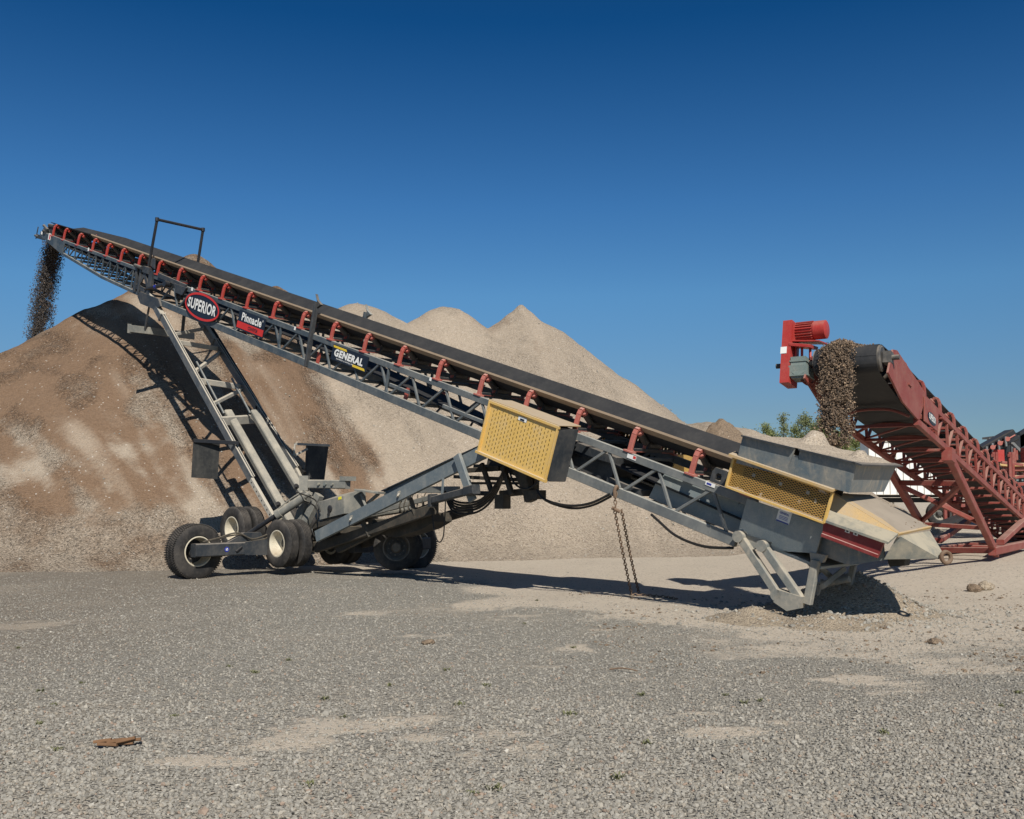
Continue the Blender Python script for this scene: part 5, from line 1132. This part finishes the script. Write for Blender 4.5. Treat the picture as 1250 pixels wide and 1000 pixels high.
# ================================================================== FALLING GRAVEL
def stream(name, p0, vel, T, wid, dep, el, pu, n, s0, s1, mat, label, t0=0.0, spread=.5, gap=.30):
    t = t0 + (T - t0) * rng.random(n) ** .62; lat = rng.normal(size=n) * .40; lat = np.clip(lat, -1, 1) * wid / 2 * (1 + spread * t); dp = np.clip(rng.normal(size=n) * .45, -1.2, 1.2) * dep / 2 * (1 + spread * 1.4 * t)
    keep = fbm(lat / wid * 7 + 3, t * 26, 3, n % 97) > gap + .22 * (t / T)
    t, lat, dp = t[keep], lat[keep], dp[keep]; n = len(t)
    pos = np.zeros((n, 3))
    for k in range(3): pos[:, k] = p0[k] + vel[k] * t + el[k] * lat + pu[k] * dp
    pos[:, 2] -= 4.905 * t * t
    pos += .03 * rng.normal(size=(n, 3))
    sz = s0 + (s1 - s0) * rng.random(n) ** 2
    return tag(stones(name, pos, sz, mat, 1.0, 'oct', .3), label, 'falling gravel', kind='stuff')
hp0 = K.P(hc + .18, 0, -.20)
stream('falling_gravel', hp0, K.pu * 2.05 + V(0, 0, .1), .98, .66, .22, K.el, K.pu, 40000, .009, .024, M['fall_dark'], 'dark stream of gravel dropping from the head of the long grey conveyor', gap=.12)
lc = (onS(1027, 420, ps) - PR(ps, 0, 0)).dot(Q.el)
rp0 = PR(ps + .10, lc, pn + pr + .02)
stream('falling_dirt', rp0, Q.pu * .75 + V(0, 0, -.15), .55, .47, .20, Q.el, Q.pu, 34000, .007, .020, M['fall_brown'], 'brown curtain of dirt pouring off the red conveyor into the hopper', 0.0, .25)
# the load riding on the red belt up to the pulley
N = 9000; sa = ps + .14 - 2.6 * rng.random(N) ** 1.4; la = lc * sstep(-2.0, 0, sa - ps) + rng.normal(size=N) * .17; la = np.clip(la, -.40, .40)
na = pn + pr + .03 + (.13 * np.exp(-((la - lc) / .22) ** 2)) * rng.random(N) - sstep(.0, .2, sa - ps) * .10
pos = np.array([list(PR(a, b, c)) for a, b, c in zip(sa, la, na)])
tag(stones('load_of_dirt', pos, .008 + .013 * rng.random(N) ** 2, M['fall_brown'], 1.0, 'oct', .3), 'brown dirt riding over the head pulley of the red conveyor', 'dirt', kind='stuff')

# ================================================================== BACKGROUND: trailer, plant, trees
YT = 40.0
def T(px, py, Y=YT): return atY(px, py, Y)
tl = T(1112, 640); tl.z = 0
TR = thing('semi_trailer', tl, 'white box semi trailer parked behind the red conveyor legs', 'trailer')
m = MB(); a, b = T(1062, 606), T(1170, 606); hgt = T(1062, 536).z - a.z; dpt = V(.55, 2.5, 0)
m.hexa([a, b, b + dpt, a + dpt, a + V(0, 0, hgt), b + V(0, 0, hgt), b + dpt + V(0, 0, hgt), a + dpt + V(0, 0, hgt)]); bo = m.build('trailer_body', plain('trailer_white', (.78, .78, .76), .4, var=.03), TR)
m = MB()
for z in (.0, .02, hgt - .08): m.beam(a + V(0, -.02, z), b + V(0, -.02, z), .04, .12, V(0, 0, 1))
for k in range(14): q = a + (b - a) * (k / 13); m.beam(q + V(0, -.01, 0), q + V(0, -.01, hgt), .02, .03, V(0, 1, 0))
m.build('side_rail', M['cream'], bo)
m = MB(); m.beam(a + V(.2, .6, -.15), b + V(-.1, .6, -.15), .2, .2, V(0, 0, 1)); m.build('trailer_chassis', M['black'], TR)
for px in (1146, 1165):
    c = T(px, 627, YT - .0); wheel(c, V(0, -1, 0), .50, .26, .26, 'trailer_wheel', TR, False, .14, 'drab')
# red screening plant behind the feed conveyor
YS = 33.0
sp = T(1190, 640, YS); sp.z = .3
SPL = thing('screening_plant', sp, 'cluttered red and dark screening plant standing behind the red feed conveyor', 'screening plant')
m = MB()
for y0, x0, x1 in ((556, 1150, 1186), (572, 1152, 1190), (588, 1152, 1240), (602, 1152, 1236), (617, 1150, 1250)): m.beam(T(x0, y0, YS), T(x1, y0 + 3, YS), .2, .16, V(0, 0, 1)); m.beam(T(x0, y0, YS + 2), T(x1, y0 + 3, YS + 2), .2, .16, V(0, 0, 1)); m.beam(T(x0 + 18, y0 + 1, YS - .05), T(x0 + 18, y0 + 1, YS + 2.1), .1, .1, V(0, 0, 1))
for x0 in (1152, 1163, 1180, 1196, 1212, 1232): m.beam(T(x0, 552, YS), T(x0 + 2, 640, YS), .10, .12, V(0, 1, 0)); m.beam(T(x0 + 4, 552, YS + 2), T(x0 + 5, 632, YS + 2), .10, .12, V(0, 1, 0)); m.beam(T(x0, 556, YS - .1), T(x0, 556, YS + 2.1), .1, .1, V(0, 0, 1))
m.build('plant_frame', M['red'], SPL)
m = MB(); m.box(T(1170, 563, YS + 1.4), V(.8, .1, -.12), V(0, .5, 0), V(.05, 0, .35)); m.box(T(1208, 590, YS + 1), V(.7, .1, -.1), V(0, .5, 0), V(0, 0, .28));  m.box(T(1222, 612, YS + .8), V(.6, 0, 0), V(0, .5, 0), V(0, 0, .2)); m.build('plant_chute', M['chassis'], SPL)
m = MB(); a, b = T(1150, 566, YS + .6), T(1196, 590, YS + .6); m.beam(a, b, 1.0, .08, V(0, 0, 1)); a, b = T(1150, 640, YS - .5), T(1240, 604, YS - .5); m.beam(a, b, .9, .08, V(0, 0, 1)); m.build('plant_belt', M['rubber'], SPL)
# dark crusher plant at the right edge
YD = 46.0; dp = T(1230, 640, YD); dp.z = .3
DP = thing('crushing_plant', dp, 'black crushing plant with rising belts and cream walkways at the right edge', 'crushing plant')
m = MB(); a, b = T(1196, 553, YD), T(1235, 531, YD); m.beam(a, b, .9, .55, V(0, 0, 1)); a, b = T(1204, 562, YD + 1), T(1262, 527, YD + 1); m.beam(a, b, .8, .6, V(0, 0, 1)); m.box(T(1262, 548, YD + 1.5), V(1.1, 0, 0), V(0, .9, 0), V(0, 0, .75)); m.box(T(1242, 575, YD + 1.5), V(1.2, 0, 0), V(0, .6, 0), V(0, 0, .4)); m.box(T(1236, 600, YD + 1.5), V(1.3, 0, 0), V(0, .6, 0), V(0, 0, .5)); m.build('plant_hull', M['black'], DP)
m = MB()
for x0, y0, y1 in ((1204, 545, 556), (1211, 541, 553), (1218.5, 537, 549), (1227, 533, 545), (1235, 540, 600), (1221, 550, 640), (1245, 560, 640)): m.beam(T(x0, y0, YD - .6), T(x0 + 1, y1, YD - .6), .09, .12, V(0, 1, 0))
m.beam(T(1236, 541, YD - .7), T(1251, 556, YD - .7), .1, .12); m.build('plant_posts', M['steel'], DP)
m = MB(); m = None
for a, b, q in ((1219.5, 557.5, (.15, .31)), (1221, 579, (.25, .10)), (1250, 560, (.05, .5))): m = MB(); m.box(T(a, b, YD - .9), V(q[0], 0, 0), V(0, .2, 0), V(0, 0, q[1])); m.build('red_panel', M['redbright'], DP)
m = MB(); m.beam(T(1219, 567.5, YD - 1.1), T(1262, 567.5, YD - 1.1), .3, .16, V(0, 0, 1)); m.beam(T(1230, 582, YD - 1.1), T(1262, 582, YD - 1.1), .3, .12, V(0, 0, 1)); m.box(T(1248, 570, YD - .5), V(.25, 0, 0), V(0, .2, 0), V(.1, 0, .25)); m.build('walkway', M['tan'], DP)
m = MB(); m.beam(T(1206, 534.5, YD + 2), T(1230, 534.5, YD + 2), 1.2, .10, V(0, 0, 1)); m.beam(T(1208.5, 535, YD + 1.6), T(1208.5, 548, YD + 1.6), .1, .1, V(0, 1, 0)); m.box(T(1219, 540, YD + 2.2), V(.42, 0, 0), V(0, .3, 0), V(0, 0, .2)); m.build('operator_cabin', M['cream'], DP)

m = MB(); rs = random.Random(12)
for k in range(16):
    x0 = rs.uniform(1200, 1262); y0 = rs.uniform(552, 618); L_ = rs.uniform(8, 26); up = rs.random() < .4
    a = T(x0, y0, YD - 1.2 + rs.uniform(-.3, .5)); b = a + (V(0, 0, L_ * .028) if up else V(L_ * .045, 0, rs.uniform(-.25, .25))); m.beam(a, b, .10, .12, V(0, 1, 0) if up else V(0, 0, 1)); m.beam(a, a + V(0, 1.6, 0), .07, .07, V(0, 0, 1))
for y0 in (572, 590, 606): m.beam(T(1198, y0 + 4, YD - 1.0), T(1264, y0, YD - 1.0), .14, .16, V(0, 0, 1))
for x0 in (1206, 1222, 1238, 1252): m.beam(T(x0, 560, YD - .95), T(x0, 640, YD - .95), .14, .14, V(0, 1, 0))
m.build('rusty_framework', M['red'], DP)
m = MB()
for k, x0 in enumerate((1203, 1212, 1221, 1230)): m.tube(T(x0, 551 - k * 5, YD - .7), T(x0, 551 - k * 5, YD + .6), .11, 10); m.beam(T(x0, 551 - k * 5, YD - .5), T(x0 + 9, 546 - k * 5, YD - .5), .05, .05)
m.build('plant_rollers', M['idler'], DP)
# trees: slim poplars in thin spring leaf far behind
def leafmat(name, a, b):
    t = NT(name); g = t.n('ShaderNodeNewGeometry'); c = t.mix(g.outputs['Random Per Island'], a, b)
    d = t.bsdf(c, 0.7, 0, None, .2); tl_ = t.n('ShaderNodeBsdfTranslucent'); t.l(c, tl_.inputs[0]); ms = t.n('ShaderNodeMixShader', i_0=.35); t.l(d.outputs[0], ms.inputs[1]); t.l(tl_.outputs[0], ms.inputs[2]); t.l(ms.outputs[0], t.out.inputs[0]); return t.mat
LEAF = [leafmat('spring_leaf', (.20, .235, .085), (.33, .36, .16)), leafmat('dull_leaf', (.16, .19, .09), (.27, .295, .15))]
BARK = plain('poplar_bark', (.16, .14, .11), .9)
def tree(px, ytop, Y, wpx, dens, lab, mi, shape=1.0):
    base = atY(px, 605, Y); base.z = 0; top = atY(px, ytop, Y).z; rad = wpx * 1.3 / F * Y / 2
    e = thing('poplar_tree', base, lab, 'tree', 'trees beyond the stockpile'); m = MB(); rs = random.Random(px * 7 + int(ytop))
    m.tube(base - V(0, 0, .2), base + V(.05, 0, top * .55), .11, 7, .06); m.tube(base + V(.05, 0, top * .55), base + V(0, 0, top * .97), .06, 6, .012); lv = []
    for i in range(int(20 * shape) + 14):
        z = top * rs.uniform(.22, .93); a = rs.uniform(0, 6.28); q = base + V(.03, 0, z); k = (1 - abs((z / top) - .5) * 1.15); L_ = rad * max(.25, k) * rs.uniform(.6, 1.15)
        tip = q + V(math.cos(a) * L_, math.sin(a) * L_, L_ * rs.uniform(.7, 1.5)); m.tube(q, tip, .03, 5, .006)
        for _ in range(int(dens * 4.0)):
            t = rs.uniform(.25, 1.05); c = q + (tip - q) * t + V(rs.gauss(0, .16), rs.gauss(0, .16), rs.gauss(0, .16)) * (1 + rad * .12); lv.append((c.x, c.y, c.z))
    m.build('trunk', BARK, e)
    lv = np.array(lv); n = len(lv); q = rng.normal(size=(n, 3)); q /= np.linalg.norm(q, axis=1)[:, None]; u = np.cross(q, rng.normal(size=(n, 3))); u /= np.linalg.norm(u, axis=1)[:, None]; w_ = np.cross(q, u)
    s = rng.uniform(.04, .10, (n, 1)); v = np.stack([lv - u * s, lv - w_ * s * .6, lv + u * s, lv + w_ * s * .6], 1).reshape(-1, 3) - np.array(base[:])
    c = np_mesh('crown', v, np.arange(n * 4).reshape(-1, 4), LEAF[mi], smooth=False); c.parent = e
tree(917, 521, 92, 16, 26, 'low bushy spring tree just above the end of the stockpile ridge', 1)
tree(938, 519, 90, 30, 44, 'broad bright green tree in spring leaf left of the hopper heap', 0)
tree(948, 525, 86, 22, 40, 'short bright green tree tucked behind the hopper rim', 0)
tree(958, 501, 84, 16, 18, 'tallest thin see-through poplar with sparse leaves above the hopper', 1)
tree(983, 506, 84, 22, 46, 'fuller upright poplar close to the left of the brown dirt curtain', 1)
tree(995, 513, 88, 14, 34, 'narrow poplar half hidden behind the brown dirt curtain', 1)
tree(971, 514, 87, 22, 40, 'middle sized spring tree between the thin poplar and the fuller poplar', 0)
tree(1008, 512, 86, 24, 44, 'bushy tree directly behind the falling dirt curtain', 0)
tree(1020, 522, 90, 22, 40, 'low tree just right behind the falling dirt curtain', 1)
tree(1033, 524, 84, 18, 36, 'thin green tree showing right of the brown dirt curtain', 0)
tree(1046, 534, 88, 20, 30, 'low green tree behind the lattice of the red conveyor', 0)
tree(1066, 545, 90, 26, 34, 'rounded green tree behind the red conveyor lattice near the white trailer', 1)
tree(1090, 548, 95, 26, 34, 'dull green tree above the roof of the white trailer', 1)

# ================================================================== SMALL THINGS ON THE YARD
def rock(px, py, r, lab, mat, seed, flat=.75):
    g = ground_pt(px, py); rs = np.random.default_rng(seed); me = MB()
    import bmesh
    bm = bmesh.new(); bmesh.ops.create_icosphere(bm, subdivisions=2, radius=1)
    for v in bm.verts: 
        k = 1 + .22 * math.sin(v.co.x * 3.1 + seed) * math.cos(v.co.y * 2.7 + seed * 2) + rs.uniform(-.09, .09); v.co *= k
    vs = [(g.x + v.co.x * r * 1.2, g.y + v.co.y * r, float(ground_h(np.array(g.x), np.array(g.y))) + r * flat * .55 + v.co.z * r * flat) for v in bm.verts]; fs = [tuple(x.index for x in f.verts) for f in bm.faces]; bm.free()
    me.add(vs, fs); o = me.build('rock', mat, None, None, False); return tag(o, lab, 'rock')
rock(1190, 726, .11, 'dark split rock on the bare sand, left one of the pair at right', M['clod'], 3)
rock(1203, 725, .13, 'rounded tan rock on the bare sand, right one of the pair', M['heap'], 4)
rock(1142, 786, .09, 'dark flat clod of earth lying where sand meets gravel', M['clod'], 5, .5)
rock(522, 786, .07, 'small black stone alone on the grey gravel below the middle of the conveyor', M['clod'], 6, .5)
m = MB(); g = ground_pt(136, 908, .03); rs = random.Random(3); d = V(.95, -.1, 0)
for k in range(7):
    a = g + d * (-.13 + .035 * k) + V(0, rs.uniform(-.02, .02), rs.uniform(0, .02)); m.beam(a, a + V(.10 + rs.uniform(0, .05), rs.uniform(-.04, .04), rs.uniform(-.01, .03)), .03, .022, V(0, .2, 1), .2)
tag(m.build('wood_splinter', plain('splintered_wood', (.19, .105, .055), .9, var=.5), None, None, False), 'reddish broken piece of wood lying on the gravel at lower left', 'wood')
m = MB(); a = ground_pt(744, 817, .01); b = ground_pt(778, 819, .015); m.pipe([a, (a + b) / 2 + V(0, .02, .015), b], .008, 6); tag(m.build('rusty_rod', M['rustchain']), 'thin rusty rod lying on the grey gravel in the middle foreground', 'rod')
# weeds
WEED = plain('weed_leaf', (.15, .155, .075), .8, var=.4)
protos = []
for k in range(4):
    m = MB(); rs = random.Random(90 + k)
    for i in range(26):
        a = rs.uniform(0, 6.28); L_ = rs.uniform(.02, .07); z = rs.uniform(.01, .05); p = V(rs.gauss(0, .025), rs.gauss(0, .025), 0); t = p + V(math.cos(a) * L_, math.sin(a) * L_, z); sd = V(-math.sin(a), math.cos(a), 0) * rs.uniform(.005, .011)
        md = (p + t) / 2 + V(0, 0, .012); m.add([p - sd * .4, p + sd * .4, md + sd, t, md - sd], [(0, 1, 2, 3, 4)])
    protos.append(m)
wd = [(48, 846), (22, 790), (100, 835), (66, 862), (49, 887), (70, 916), (280, 815), (310, 822), (352, 808), (396, 856), (420, 875), (212, 876), (545, 818), (476, 838), (560, 862), (593, 838), (640, 762), (655, 734), (700, 790), (694, 874), (783, 848), (790, 908), (605, 962), (576, 968), (908, 858), (929, 856), (885, 848), (1078, 894), (1222, 862), (1243, 846), (1030, 742), (754, 952), (378, 962)]
first = {}
for i, (a, b) in enumerate(wd):
    g = ground_pt(a, b); k = i % 4
    if k not in first: o = protos[k].build('weed', WEED); first[k] = o
    else: o = first[k].copy(); COL.objects.link(o)
    o.location = (g.x, g.y, float(ground_h(np.array(g.x), np.array(g.y)))); o.rotation_euler = (0, 0, random.uniform(0, 6.28)); sc_ = random.uniform(.4, .8); o.scale = (sc_, sc_, sc_)
    tag(o, 'small green weed tuft growing out of the yard gravel', 'weed', 'weed tufts in the gravel')
# clods round the hopper spill
proto = None
